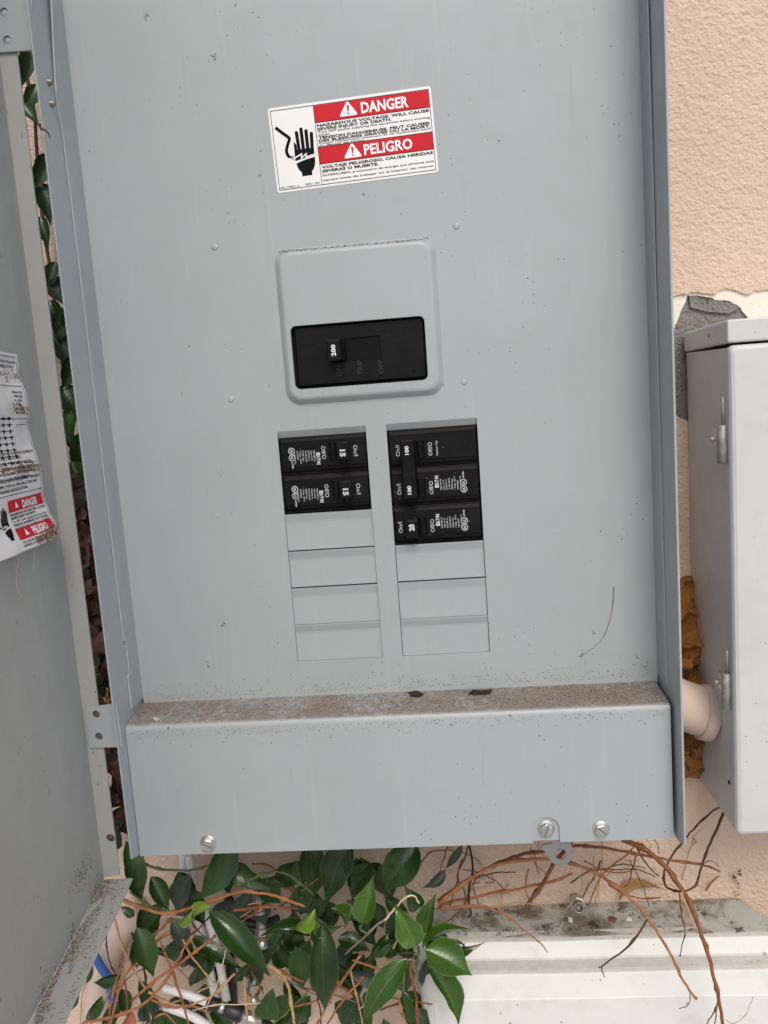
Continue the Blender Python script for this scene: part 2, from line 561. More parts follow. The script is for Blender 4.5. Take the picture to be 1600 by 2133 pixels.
def ragged(poly, amp, seed, step=2.2, lock=()):
    out = []
    for i, a in enumerate(poly):
        b = poly[(i + 1) % len(poly)]
        L = math.hypot(b[0] - a[0], b[1] - a[1]); n = max(1, int(L / step))
        for k in range(n):
            t = k / n; x = a[0] + (b[0] - a[0]) * t; z = a[1] + (b[1] - a[1]) * t
            out.append((x + amp * noise.noise(Vector((x * .35, z * .35, seed))), z + amp * noise.noise(Vector((x * .35, z * .35, seed + 9)))))
    return out


hole_p = px([(1388, 620), (1400, 618), (1412, 615), (1440, 608), (1465, 610), (1487, 613), (1510, 599), (1525, 602), (1557, 613),
             (1575, 605), (1600, 603), (1660, 612), (1665, 700), (1640, 820), (1480, 895), (1440, 880), (1405, 866), (1385, 860), (1380, 740)], WY)
hole_c = px([(1401, 693), (1412, 668), (1425, 638), (1435, 615), (1455, 616), (1480, 620), (1500, 625), (1527, 629), (1545, 639),
             (1562, 663), (1570, 720), (1540, 820), (1480, 893), (1440, 879), (1406, 866), (1390, 860), (1386, 740)], WY)
BIG = [(-3500, -1250), (3500, -1250), (3500, 1900), (-3500, 1900)]
b = MB(); b.prism(BIG, WY, WY + 1.8, (ragged(hole_p, 1.3, 3.1, 1.5),)); b.build('paint_coat', M['peach'], wall)
b = MB(); b.prism(BIG, WY + 1.8, WY + 3.4, (ragged(hole_c, 1.2, 5.7, 1.5),)); b.build('undercoat', M['cream'], wall)
b = MB(); b.box(-3500, 3500, WY + 3.5, WY + 200, -1250, 1900); b.build('concrete_base', M['concrete'], wall)
# flap of loose concrete skin in the patch
b = MB(); b.prism(ragged(px([(1436, 616), (1453, 616), (1462, 632), (1474, 634), (1480, 622), (1500, 627), (1527, 631), (1540, 641), (1520, 652), (1470, 648), (1440, 640)], WY), .6, 2.2, 1.5), WY + 1.2, WY + 3.6)
b.build('loose_flake', M['concrete'], wall)

# ------------------------------------------------------------------ electrical panel
panel = empty('electrical_panel', (-7, 88, -275), 'large grey metal electrical panel standing open, with breakers and a danger label', 'electrical panel')
XL, XR, ZB, ZT = -183.6, 169.0, -179.5, 420.0
b = MB()
for x0, x1, yf, zf in ((-185.9, -184.9, -45.5, -267.0), (169.9, 171.3, -47, -268.5)):
    prof = [(yf, zf), (yf + 14, zf - 5), (87, zf - 8), (87, 430), (yf, 430)]
    n = len(prof)
    b.add([(x0, y, z) for y, z in prof] + [(x1, y, z) for y, z in prof],
          [tuple(range(n)), tuple(range(2 * n - 1, n - 1, -1))] + [(i, n + i, n + (i + 1) % n, (i + 1) % n) for i in range(n)])
    b.build('side_wall', M['panel'], panel, .35); b = MB()
b.box(-185.1, 169.8, 2, 86, -273.4, -272.2); b.build('bottom_wall', M['panel'], panel)
b = MB(); b.box(-185.1, 169.8, -45, 86, 428, 429.5); b.build('top_wall', M['panel'], panel)
b = MB(); b.box(-185.1, 169.8, 86.2, 88, -272, 428); b.build('back_plate', M['panel'], panel)

# deadfront sheet with three openings
LX0, LX1, RX0, RX1 = -72.4, -13.7, -0.2, 58.9
RW = [0 - 25.4 * k for k in range(8)]
Hm = [(-61, 76), (34, 76), (34, 26), (-61, 26)]
Hl = [(LX0, 4.2), (LX1, 4.2), (LX1, RW[6] - .6), (LX0, RW[6] - .6)]
Hr = [(RX0, 4.2), (RX1, 4.2), (RX1, RW[6] - .6), (RX0, RW[6] - .6)]
b = MB(); b.prism([(XL, ZB), (XR, ZB), (XR, ZT), (XL, ZT)], 0, 1.2, (Hm, Hl, Hr))
# side flanges bent forward along both edges
zs = [ZB + 6, -151, -150, -127.5, -126.5, 160, 190, 215, 240, 270, ZT]
yl = [-20, -20, -17, -17, -20, -20, -21, -24, -22.5, -19.5, -19]
xo = [0, 0, 0, 0, 0, 0, .1, .0, 0.9, 1.9, 3.0]                     # the upper left flange is bent away from the box wall
ls = []
for z, y, dx in zip(zs, yl, xo):
    ls.append([(XL, 0, z), (XL + dx * .5, y * .6, z), (XL + dx, y, z), (XL + dx - 1.1, y, z), (XL + dx * .5 - 1.1, y * .6, z), (XL - 1.1, .8, z)])
b.loops(ls, True, True)
ls = []
for z, y in ((ZB + 6, -20), (150, -20.5), (ZT, -21)):
    dx = max(0, (z - 60) / 200.0) * .9
    ls.append([(XR, 0, z), (XR + .85, .8, z), (XR + .85 - dx * 1.0, y, z), (XR - dx * 1.0, y, z)])
b.loops(ls, True, True)
b.build('deadfront_sheet', M['panel'], panel)

# small dimples
for x, z in ((53.0, 124.5), (-102.2, 124.8), (52.1, 27.5), (-101.2, 27.6)):
    b = MB(); b.lathe((x, 0, z), (0, -1, 0), [(0, 2.2), (.2, 1.9), (.4, 1.2), (.5, .3)], 14); b.build('sheet_dimple', M['panel'], panel)

# screw tips in the left wall
for u, v in ((110, 170), (113, 215)):
    p = P(u, v, -31); b = MB()
    b.lathe((-185.2, p.y, p.z), (1, 0, 0), [(0, 2.2), (.8, 2.3), (1.0, 1.7), (1.6, 1.9), (1.9, 1.5), (2.6, 1.6), (3.4, .5)], 10)
    b.build('screw_tip', M['dark_steel'], panel)

# main breaker surround: raised plate with rounded edges
b = MB()
OX0, OX1, OZ0, OZ1 = -63.6, 38.6, 21.3, 119.2
ls = [rrect(OX0 - .6, OX1 + .6, OZ0 - .6, OZ1 + .6, 9.5, -.02), rrect(OX0 + .6, OX1 - .6, OZ0 + .6, OZ1 - .6, 9, -1.0), rrect(OX0 + 2.2, OX1 - 2.2, OZ0 + 2.2, OZ1 - 2.2, 8, -3.2), rrect(OX0 + 3.4, OX1 - 3.4, OZ0 + 3.4, OZ1 - 3.4, 7.3, -3.9),
      rrect(OX0 + 4.6, OX1 - 4.6, OZ0 + 4.6, OZ1 - 4.6, 6.5, -4.0)]
b.loops(ls, smooth=True)
ls = [rrect(OX0 + 4.6, OX1 - 4.6, OZ0 + 4.6, OZ1 - 4.6, 6.5, -4.0), rrect(-57.3, 29.2, 30.5, 71.0, 3.6, -4.0)]
b.loops(ls)
b.loops([rrect(-57.3, 29.2, 30.5, 71.0, 3.6, -4.0), rrect(-57.1, 29.0, 30.7, 70.8, 3.5, -3.2), rrect(-57.1, 29.0, 30.7, 70.8, 3.5, -2.4)], smooth=True)
b.build('breaker_surround', M['panel'], panel)
b = MB()
for k in range(900):                                                # dirt line caught on the top edge of the surround
    x = random.uniform(OX0 + 3, OX1 - 4); w = random.gauss(0, .45); r = random.uniform(.12, .42)
    b.cur = random.choice((0, 0, 1, 2)); y = -2.0 + random.uniform(-1.2, 1.0); z = OZ1 - 1.1 + w * .8 + (1.5 + y) * .3
    a = random.uniform(0, 6.28); d = Vector((math.cos(a), random.uniform(-.6, .2), math.sin(a) * .6)).normalized() * r
    e = Vector((-d.z, -.3 * r, d.x)) * .5; p = Vector((x, y - .4, z))
    b.add([p - d, p - e, p + d, p + e - Vector((0, r * .6, 0))], [(0, 1, 3), (1, 2, 3), (0, 3, 2), (0, 2, 1)])
b.build('dirt_line', DIRT, panel, kind='stuff')

# sloping lips above the two breaker columns
for x0, x1 in ((LX0 + .1, LX1 - .1), (RX0 + .1, RX1 - .1)):
    b = MB(); b.add([(x0, 0.0, 4.15), (x1, 0.0, 4.15), (x1, 2.6, -.1), (x0, 2.6, -.1), (x0, 3.6, -.1), (x1, 3.6, -.1), (x1, 1.2, 4.15), (x0, 1.2, 4.15)],
                    [(0, 1, 2, 3), (3, 2, 5, 4), (7, 6, 1, 0), (4, 5, 6, 7), (0, 3, 4, 7), (1, 6, 5, 2)])
    b.build('opening_lip', M['panel'], panel)

# twist-out filler plates


def filler(proud, tip):
    f = MB(); w = 29.15; ls = []
    tp = -.45 if proud == 0 else .1
    prof = [(12.45, tp), (11.6, tp + .08), (7.4, .95 + proud), (6.0, 1.1 + proud), (-9, 1.1 + proud), (-11.6, 1.1 + proud), (-12.2 - (.73 if tip else 0), 1.1 + proud)]
    for x in (-w, w):
        ls.append([(x, y, z) for z, y in prof] + [(x, y + 1.0, z) for z, y in reversed(prof)])
    f.loops(ls, True, True)
    return f


FILL = {}
for kind in ((.15, .0), (.05, .75), (0.0, .55), (.35, .0)):
    f = filler(*kind); FILL[kind] = f
first = {}
for col, row, kind in ((0, 2, (.15, .0)), (0, 3, (.35, .0)), (0, 4, (.05, .75)), (0, 5, (.0, .55)), (1, 3, (.35, .0)), (1, 4, (.05, .75)), (1, 5, (.0, .55))):
    c = ((LX0 + LX1) / 2 if col == 0 else (RX0 + RX1) / 2, RW[row] - 12.9)
    loc = Vector((c[0], 0, c[1])) * MM - wloc(panel)
    if kind not in first:
        o = FILL[kind].build('filler_plate', M['panel'], None); o.parent = panel; first[kind] = o
    else:
        o = first[kind].copy(); COL.objects.link(o)
    o.location = loc

# bottom cover: dirty shelf, bend, front with a cut-out for the sealing tab
CX0, CX1, CF, CBZ = -184.5, 167.6, -33.0, -272.3
b = MB()
prof = [(-.2, -177.2), (-8, -178.2), (-16, -179.0), (-24, -179.7), (-29, -180.2)]
for k in range(1, 7):
    w = math.radians(90 * k / 6); prof.append((-29 - 4.0 * math.sin(w), -184.2 + 4.0 * math.cos(w)))
prof.append((CF, -190))
nx = 24; ls = []
for y, z in prof:
    row = []
    for i in range(nx + 1):
        t = i / nx; x = CX0 + (CX1 - CX0) * t
        zz = z - 1.6 * t * (1 if z > -189 else .0)
        row.append((x, y, zz))
    ls.append(row)
vs = [p for l in ls for p in l]; W = nx + 1
b.add(vs, [(k * W + i, k * W + i + 1, (k + 1) * W + i + 1, (k + 1) * W + i) for k in range(len(ls) - 1) for i in range(nx)], True)
b.build('cover_shelf', M['shelf'], panel)
b = MB()
un = [(78.2, -272.3), (78.2, -261)] + [(87 - 8.6 * math.cos(math.radians(a)), -263 + 8.3 * math.sin(math.radians(a))) for a in range(15, 170, 14)] + [(95.4, -261), (95.4, -272.3)]
b.prism([(CX0, CBZ)] + un + [(CX1, CBZ), (CX1, -190), (CX0, -190)], CF, CF + 1.2)
b.box(CX0, CX0 + 1, CF + 1.2, -3, CBZ, -183); b.box(CX1 - 1, CX1, CF + 1.2, -3, CBZ, -184)
b.build('cover_front', M['panel'], panel)
b = MB(); b.box(77, 97, CF + 1.6, CF + 2.8, -271.6, -252); b.build('tab_bracket', M['panel'], panel)


def hex_screw(x, y, z, rot, slot, r=4.6):
    s = MB(); s.lathe((x, y, z), (0, -1, 0), [(0, r + 1.0), (.5, r + 1.0), (.8, r + .6)], 24)
    s.lathe((x, y - .8, z), (0, -1, 0), [(0, r), (2.2, r), (2.8, r - .7)], 6, rot, False)
    o = s.build('cover_screw', M['zinc'], panel, .2)
    s = MB(); d = Vector((math.cos(slot), 0, math.sin(slot))); e = Vector((-d.z, 0, d.x)); c = Vector((x, y - 3.65, z))
    q = [c + d * (r - .9) + e * .55, c - d * (r - .9) + e * .55, c - d * (r - .9) - e * .55, c + d * (r - .9) - e * .55]
    s.add(q + [p + Vector((0, .5, 0)) for p in q], [(0, 1, 2, 3), (0, 4, 5, 1), (1, 5, 6, 2), (2, 6, 7, 3), (3, 7, 4, 0)])
    s.build('screw_slot', M['dark_steel'], o)


hex_screw(-137.0, CF, -264.6, .3, math.radians(-28)); hex_screw(121.9, CF, -263.9, .8, math.radians(-45))
hex_screw(87.0, CF + 1.6, -263.2, .5, math.radians(70))
# hanging sealing tab with a hole
th = [(95.6 + 3.9 * math.cos(math.radians(a)), -282.4 + 3.9 * math.sin(math.radians(a))) for a in range(0, 360, 20)]
tp = [(90.5, -266), (90.5, -275.0), (84.2, -275.6), (83.2, -277.6), (86.2, -281.0)] + [(95.6 + 8.0 * math.cos(math.radians(a)), -282.4 + 8.0 * math.sin(math.radians(a))) for a in range(195, 375, 15)] + [(102.9, -275), (102.2, -272.5), (100.5, -266)]
b = MB(); b.prism(tp, -30.0, -28.8, (th,)); b.build('sealing_tab', M['galv'], panel, .25)

# ------------------------------------------------------------------ danger label on the deadfront
lab = MB()
LO = Vector((-58.7, 154.0)); LXd = (Vector((44.2, 157.4)) - Vector((-58.0, 153.7))).normalized()
ang = math.atan2(LXd.y, LXd.x) ; LW, LH = 102.4, 51.0
LO = Vector((-58.4, 154.2))


def lf(y):
    ca, sa = math.cos(ang), math.sin(ang)
    return lambda a, c: (LO.x + ca * a - sa * c, y, LO.y + sa * a + ca * c)


pts = [lf(0)(p.x, p.z) for p in rrect(0, LW, 0, LH, 1.8, 0)]
lab.loops([[(p[0], -.20, p[2]) for p in pts], [(p[0], -.02, p[2]) for p in pts]], True, False)
label_o = tag(lab.build('danger_label', M['sticker'], panel), None)


def rect2(mb, x0, x1, z0, z1, fn):
    mb.add([fn(x0, z0), fn(x1, z0), fn(x1, z1), fn(x0, z1)], [(0, 1, 2, 3)])


F1, F2, F3 = lf(-.26), lf(-.33), lf(-.40)
b = MB(); DX = 28.6
for z0, z1 in ((38.9, 48.9), (14.2, 24.0)): rect2(b, DX + .3, LW - 1.8, z0, z1, F1)
b.build('red_band', M['red_print'], label_o)
b = MB()
fr = .35
for r in ((1.4, LW - 1.4, 49.0, 49.0 + fr), (1.4, LW - 1.4, 1.4, 1.4 + fr), (1.4, 1.4 + fr, 1.4, 49.3), (LW - 1.4 - fr, LW - 1.4, 1.4, 49.3), (DX, DX + fr, 1.4, 49.3),
          (DX, LW - 1.6, 38.55, 38.95), (DX, LW - 1.6, 24.0, 24.35), (DX, LW - 1.6, 13.8, 14.2)): rect2(b, *r, F2)
b.build('label_border', M['black_print'], label_o)
b = MB(); tx = DX + 1.2; tw = LW - DX - 3.6
rows = [("HAZARDOUS VOLTAGE. WILL CAUSE", 36.0, 1.75, 1), ("SEVERE INJURY OR DEATH.", 33.35, 1.75, .66), ("Turn OFF power supplying this equipment before working", 30.9, 1.35, 0),
        ("inside.", 28.9, 1.3, -7), ("TENSION DANGEREUSE, PEUT CAUSER", 30.4 - 3.7, 1.75, 1)]
rows = [("HAZARDOUS VOLTAGE. WILL CAUSE", 36.9, 1.62, tw, .035), ("SEVERE INJURY OR DEATH.", 34.75, 1.62, tw * .665, .035),
        ("Turn OFF power supplying this equipment before working", 32.75, 1.25, tw, .012), ("inside.", 30.9, 1.2, 7.6, .012),
        ("TENSION DANGEREUSE, PEUT CAUSER", 29.15, 1.62, tw, .035), ("DES BLESSURES GRAVES OU LA MORT.", 27.25 - .1, 1.62, tw, .035),
        ("Couper l'alimentation \u00e9lectrique de cet \u00e9quipement avant", 25.9 - .55, 1.0, tw, .012),
        ("VOLTAJE PELIGROSO, CAUSA HERIDAS", 12.0, 1.62, tw, .035), ("SEVERAS O MUERTE.", 9.6, 1.62, tw * .51, .035),
        ("INTERRUMPA el suministro de energ\u00eda que alimenta este", 7.0, 1.2, tw, .012), ("equipo antes de trabajar en el interior del mismo.", 4.2, 1.2, tw, .012)]
# the French block needs one more line, so the upper rows are packed a little tighter
rows[2] = (rows[2][0], 32.9, 1.15, tw, .012); rows[3] = (rows[3][0], 31.3, 1.1, 7.6, .012)
rows[4] = (rows[4][0], 29.6, 1.5, tw, .035); rows[5] = (rows[5][0], 27.75, 1.5, tw, .035); rows[6] = (rows[6][0], 26.25, .95, tw, .012)
rows.append(("d'y effectuer des travaux.", 24.95, .9, tw * .41, .012))
for s, z, h, w, bo in rows: put_text(b, s, h, (tx, z), 0, w, bo, 'L', F2)
put_text(b, "00-17431-2", 1.3, (2.4, 2.8), 0, 12.0, .01, 'L', F2); put_text(b, "REV. 02", 1.3, (18.4, 3.0), 0, 8.8, .01, 'L', F2)
b.build('small_print', M['black_print'], label_o)
b = MB(); put_text(b, "DANGER", 6.3, (DX + 44.5, 43.9), 0, 29.5, .03, 'C', F2); put_text(b, "PELIGRO", 6.1, (DX + 44.0, 19.1), 0, 30.5, .03, 'C', F2)
for tz in (43.9, 19.0):
    tri = []; c0 = (DX + 21.6, tz - .4)
    for k, (a, r) in enumerate(((90, 4.4), (210, 5.2), (330, 5.2))):
        vx, vz = c0[0] + r * math.cos(math.radians(a)), c0[1] + r * math.sin(math.radians(a)) * .95
        for q in (-40, 0, 40):
            tri.append(F2(vx + .9 * math.cos(math.radians(a + q)), vz + .9 * math.sin(math.radians(a + q))))
    b.add(tri, [tuple(range(9))])
b.build('white_lettering', M['white_print'], label_o)
b = MB()
for tz in (43.9, 19.0):
    c0 = (DX + 21.6, tz - .4)
    b.add([F3(c0[0] - .75, c0[1] + 3.0), F3(c0[0] + .75, c0[1] + 3.0), F3(c0[0] + .35, c0[1] - .9), F3(c0[0] - .35, c0[1] - .9)], [(0, 1, 2, 3)])
    rect2(b, c0[0] - .5, c0[0] + .5, c0[1] - 2.4, c0[1] - 1.5, F3)
b.build('warning_mark', M['red_print'], label_o)


def hand_symbol(fn, s=1.0, ox=0.0, oz=0.0, fn2=None):
    mb = MB(); q = lambda a, c: fn(ox + a * s, oz + c * s)

    def capsule(x0, z0, x1, z1, r):
        d = math.atan2(z1 - z0, x1 - x0); pts = []
        for k in range(9): pts.append(q(x1 + r * math.cos(d - math.pi / 2 + math.pi * k / 8), z1 + r * math.sin(d - math.pi / 2 + math.pi * k / 8)))
        pts += [q(x0 - r, z0), q(x0 + r, z0)]
        mb.add(pts, [tuple(range(len(pts)))])
    for x0, x1, zt in ((16.6, 16.2, 32.5), (19.4, 19.3, 34.2), (22.2, 22.3, 32.8), (25.0, 25.5, 30.8)): capsule(x0, 22.4, x1, zt, 1.05)
    mb.add([q(*p) for p in ((13.6, 20.5), (13.7, 26.6), (14.2, 27.0), (15.35, 25.2), (15.4, 22.4), (26.0, 22.4), (26.0, 18.2), (13.6, 15.8))], [tuple(range(8))])   # palm above the bolt
    mb.add([q(*p) for p in ((14.0, 14.2), (18.5, 15.6), (26.0, 16.8), (26.0, 14.5), (25.6, 12.2), (24.6, 9.9), (23.2, 8.4), (23.2, 6.2), (16.8, 6.2), (16.8, 8.4), (15.0, 10.6), (14.2, 12.8))], [tuple(range(12))])
    # frayed wire
    w = smooth_path([Vector(p + (0,)) for p in ((3.4, 37.2), (7.0, 33.8), (10.6, 30.6), (11.3, 29.2), (9.6, 25.6), (8.6, 22.0), (9.6, 19.2), (11.6, 18.4))], 4)
    L, R = [], []
    for i, p in enumerate(w):
        t = (w[min(i + 1, len(w) - 1)] - w[max(i - 1, 0)]).normalized(); nn = Vector((-t.y, t.x, 0)) * (.95 if i < len(w) - 3 else .55)
        L.append(p + nn); R.append(p - nn)
    n = len(w)
    mb.add([q(p.x, p.y) for p in L] + [q(p.x, p.y) for p in R], [(i, i + 1, n + i + 1, n + i) for i in range(n - 1)])
    for dz in (-.9, 0, .9): mb.add([q(11.2, 18.2 + dz * .6), q(13.2, 17.9 + dz * 1.6), q(13.1, 17.6 + dz * 1.6), q(11.2, 17.9 + dz * .6)], [(0, 1, 2, 3)])
    wb = MB(); q2 = lambda a, c: (fn2 or fn)(ox + a * s, oz + c * s)
    bolt = ((13.4, 18.0), (18.4, 20.2), (18.0, 17.8), (21.4, 20.0), (21.0, 17.8), (26.4, 18.8), (26.4, 18.0), (20.0, 16.6), (20.4, 18.6), (17.0, 16.2), (17.4, 18.8), (13.4, 17.2))
    wb.add([q2(*p) for p in bolt], [(0, 1, 2, 9, 10, 11), (2, 3, 4, 7, 8, 9), (4, 5, 6, 7)])
    return mb, wb


hm, wm = hand_symbol(F2, 1.0, .2, 2.0, F3)
hm.build('hand_symbol', M['black_print'], label_o); wm.build('lightning_bolt', M['white_print'], label_o)

# ------------------------------------------------------------------ main breaker
mbk = empty('main_breaker', (-14, 5, 51), 'wide black 200 amp main breaker in the raised surround', 'circuit breaker')
b = MB(); b.frustum((-54.6, 27.6, 33.0, 69.6), (-55.4, 28.4, 32.2, 70.4), -.8, 0.0); b.box(-55.4, 28.4, 0.0, 60, 32.2, 70.4)
# face with toggle window
f = MB(); f.prism([(-54.4, 33.2), (27.4, 33.2), (27.4, 69.4), (-54.4, 69.4)], -1.6, -.9, ([(-31.5, 46.0), (.1, 45.6), (.1, 61.2), (-31.5, 60.6)],))
f.build('face_plate', M['black'], mbk, .3)
b.box(-60.5, 33.5, 1.5, 4, 26.5, 75.5); b.build('body_and_dark_backing', M['dark'], mbk)  # broad slab added as dark backing so the gap reads black
b = MB(); b.frustum((-33.6, -25.4, 46.8, 60.0), (-32.8, -22.0, 46.6, 60.2), -11.0, -.7); b.build('toggle_handle', M['black'], mbk, .8)
b = MB(); b.frustum((-21.5, -1.0, 46.4, 60.4), (-24.0, .0, 45.8, 61.0), .6, -.85); ls = b
b = MB(); b.add([(-25, -.85, 46), (-.1, 1.5, 46), (-.1, 1.5, 61), (-25, -.85, 61)], [(0, 1, 2, 3)]); b.build('toggle_slide', M['dark'], mbk)
b = MB(); put_text(b, "200", 2.7, (-29.6, 53.2), math.pi / 2, 7.2, .03, 'C', None, -11.12); b.build('rating_print', M['white_print'], mbk)
b = MB()
for s, x, w in (("ON", -28.4, 7.2), ("TRIP", -14.4, 9.6), ("OFF", -1.0, 8.6)): put_text(b, s, 3.1, (x, 37.0 + w / 2), math.pi / 2, w, .0, 'C', None, -1.68)
b.build('moulded_lettering', M['dark_print'], mbk)
b = MB(); b.lathe((20.6, -1.62, 37.2), (0, -1, 0), [(0, 1.25), (.12, 1.2)], 16); b.build('test_hole', M['dark'], mbk)

# ------------------------------------------------------------------ branch breakers
FINE = ["Type BR115", "Type C115", "120/240 V~", "Cu/Al 60/75", "HACR Type", "1 Pole  40\u00b0C", "LISTED", "Issue No. AB-194"]
WID = [8.4, 7.6, 8.0, 8.6, 7.8, 9.6, 6.6, 9.4]


def pole(root, cz, flip, amps, shift=0.0, notch=True, full=True, handle=True, extra=None):
    """one pole with centre (0, cz) in the breaker's own frame; flip turns it by half a turn"""
    ox, oz = wloc(root).x / MM, wloc(root).z / MM
    sg = -1 if flip else 1

    def X(a): return ox + sg * a
    def Z(c): return oz + cz + sg * c

    def R(a0, a1): return (min(X(a0), X(a1)), max(X(a0), X(a1)))
    def RZ(c0, c1): return (min(Z(c0), Z(c1)), max(Z(c0), Z(c1)))
    body = MB()
    body.box(*R(-29.0, 29.0), 3.0, 60, *RZ(-12.5, 12.5))
    body.frustum(R(-28.3, 28.4) + RZ(-9.4, 9.7), R(-28.7, 28.7) + RZ(-11.6, 11.9), 1.4, 3.0)
    body.build('body', M['black'], root, .35)
    s = shift
    top = [(-28.0, 7.6), (-14.2 + s, 7.6), (-14.2 + s, 5.7), (-7.4 + s, 5.7), (-7.4 + s, 7.6), (28.0, 7.6)] if notch else [(-28.0, 7.6), (28.0, 7.6)]
    out = [(-28.0, -7.4)] + top + [(28.0, -7.4)]
    win = [(3.8 + s, -4.6), (3.8 + s, 7.3), (17.2 + s, 7.3), (17.2 + s, -4.6)]
    fp = MB(); fp.prism([(X(a), Z(c)) for a, c in out], .1, 1.5, ([(X(a), Z(c)) for a, c in win],))
    fp.build('face_plate', M['black'], root, .3)
    w = MB(); w.box(*R(4.0 + s, 17.0 + s), 1.45, 2.6, *RZ(-4.5, 7.2)); w.build('switch_well', M['dark'], root)
    w = MB(); a0, a1 = R(4.2 + s, 9.4 + s)
    pr = [(a0, 1.4), (a0 + 1.5, .1), (a1 - 1.5, -.2), (a1, 1.4)]; z0, z1 = RZ(-4.2, 6.9)
    w.loops([[(x, y, z0) for x, y in pr], [(x, y, z1) for x, y in pr]], True, True); w.build('switch_drum', M['black'], root, .2)
    if handle:
        h = MB(); h.frustum(R(9.9 + s, 17.8 + s) + RZ(-4.0, 7.6), R(9.2 + s, 17.0 + s) + RZ(-4.4, 7.2), -8.0, 1.4); h.build('toggle_handle', M['black'], root, .6)
    t = MB(); rot = -math.pi / 2 if not flip else math.pi / 2

    def put(sx, sz, txt, hgt, wid, bold, y=-.02): put_text(t, txt, hgt, (X(sx + s), Z(sz)), rot, wid, bold, 'C', None, y)
    put(21.6, 1.1, "On/I", 2.7, 7.2, .0)
    put(.4, 1.2, "Off/O", 2.7, 8.6, .0)
    if amps: put(13.9, .4, amps, 3.4 if len(amps) < 3 else 2.9, 4.6 if len(amps) < 3 else 5.6, .045 if len(amps) < 3 else .02, -8.12)
    if extra: put(-4.0, 1.0, extra, 1.1, 9.6, .02)
    if full:
        put(-3.4, .5, "E", 2.3, 2.0, .06)
        t_z = 4.4
        # maker's wordmark: five chunky letters with the middle one set as a dot-and-wedge
        t.v, t.f, t.mi, t.sm = t.v, t.f, t.mi, t.sm
        for k, (ch, wd) in enumerate((("A", 1.7), ("T", 1.5), ("\u2022", .6), ("N", 1.9))):
            put(-3.4, -1.15 - (0, 1.75, 2.95, 4.25)[k] + .6 - .6, ch, 2.3, wd, .05)
        for k, (ln, wd) in enumerate(zip(FINE, WID)):
            put(-5.9 - 1.86 * k, 3.3 - wd * .44, ln, .95, wd * .88, .012)
        cxr = -20.9 + s
        for c, letters in ((3.6, "SA"), (-.9, "UL")):
            n = 22; r0, r1 = 1.75, 2.2
            t.add([(X(cxr + r * math.cos(2 * math.pi * k / n)), -.02, Z(c + r * math.sin(2 * math.pi * k / n))) for r in (r0, r1) for k in range(n)],
                  [(k, (k + 1) % n, n + (k + 1) % n, n + k) for k in range(n)])
            put_text(t, letters, 1.7, (X(cxr), Z(c)), rot, 2.4, .03, 'C', None, -.02)
        put_text(t, "LISTED", .95, (X(cxr), Z(-6.0)), rot, 4.4, .03, 'C', None, -.02)
    t.build('print', M['pad_print'], root)


LCX, RCX = (LX0 + LX1) / 2, (RX0 + RX1) / 2
bk = empty('circuit_breaker', (LCX, 3, RW[0] - 12.7), 'black 15 amp breaker, upper of the two in the left column', 'circuit breaker', 'single pole breakers')
pole(bk, 0, False, "15")
bk2 = copy_tree(bk)
bk2.location.z = (RW[1] - 12.7) * MM
tag(bk2, 'black 15 amp breaker, lower one in the left column, above the blank plates')
bk3 = empty('circuit_breaker', (RCX, 3, RW[2] - 12.7), 'black 20 amp breaker at the bottom of the right column', 'circuit breaker', 'single pole breakers')
pole(bk3, 0, True, "20", 3.3)
dbl = empty('double_breaker', (RCX, 3, RW[1]), 'black double 100 amp breaker with a tall handle tie, top of the right column', 'circuit breaker')
pole(dbl, 12.7, True, "", 1.6, False, False, False, "Common Trip")
pole(dbl, -12.7, True, "", 2.4, False, True, False)
b = MB()
b.frustum((8.6, 17.0, -45.2, -7.0), (9.6, 18.0, -45.0, -7.2), -8.2, .5)
tie = b.build('handle_tie', M['black'], dbl, .7)
b = MB()
for z0, z1 in ((-18.6, -9.0), (-44.0, -34.0)): b.box(10.2, 14.8, -8.7, -8.0, z0, z1)
b.box(15.2, 16.4, -8.8, -8.0, -44.6, -7.6)
b.build('tie_rib', M['black'], tie, .2)
b = MB()
put_text(b, "100", 2.5, (12.4, -13.4), math.pi / 2, 5.6, .02, 'C', None, -8.8); b.build('rating_print', M['white_print'], tie); b = MB(); put_text(b, "100", 2.5, (12.4, -39.2), math.pi / 2, 5.6, .02, 'C', None, -8.8)
b.build('rating_print', M['white_print'], tie)

# ------------------------------------------------------------------ open door on the left
FX, FY, DBZ, DTZ = -208.2, -40.0, -283.5, 430.0
dd = Vector((13.5, -125.0, 0)).normalized()               # along the door, away from the hinge
dn = Vector((dd.y * -1, dd.x, 0)).normalized()            # inner face normal, towards +x
if dn.x < 0: dn = -dn
FOLD = Vector((FX, FY, 0))


def D(s_, z, off=0.0):
    p = FOLD + dd * s_ + dn * off; p.z = z; return p


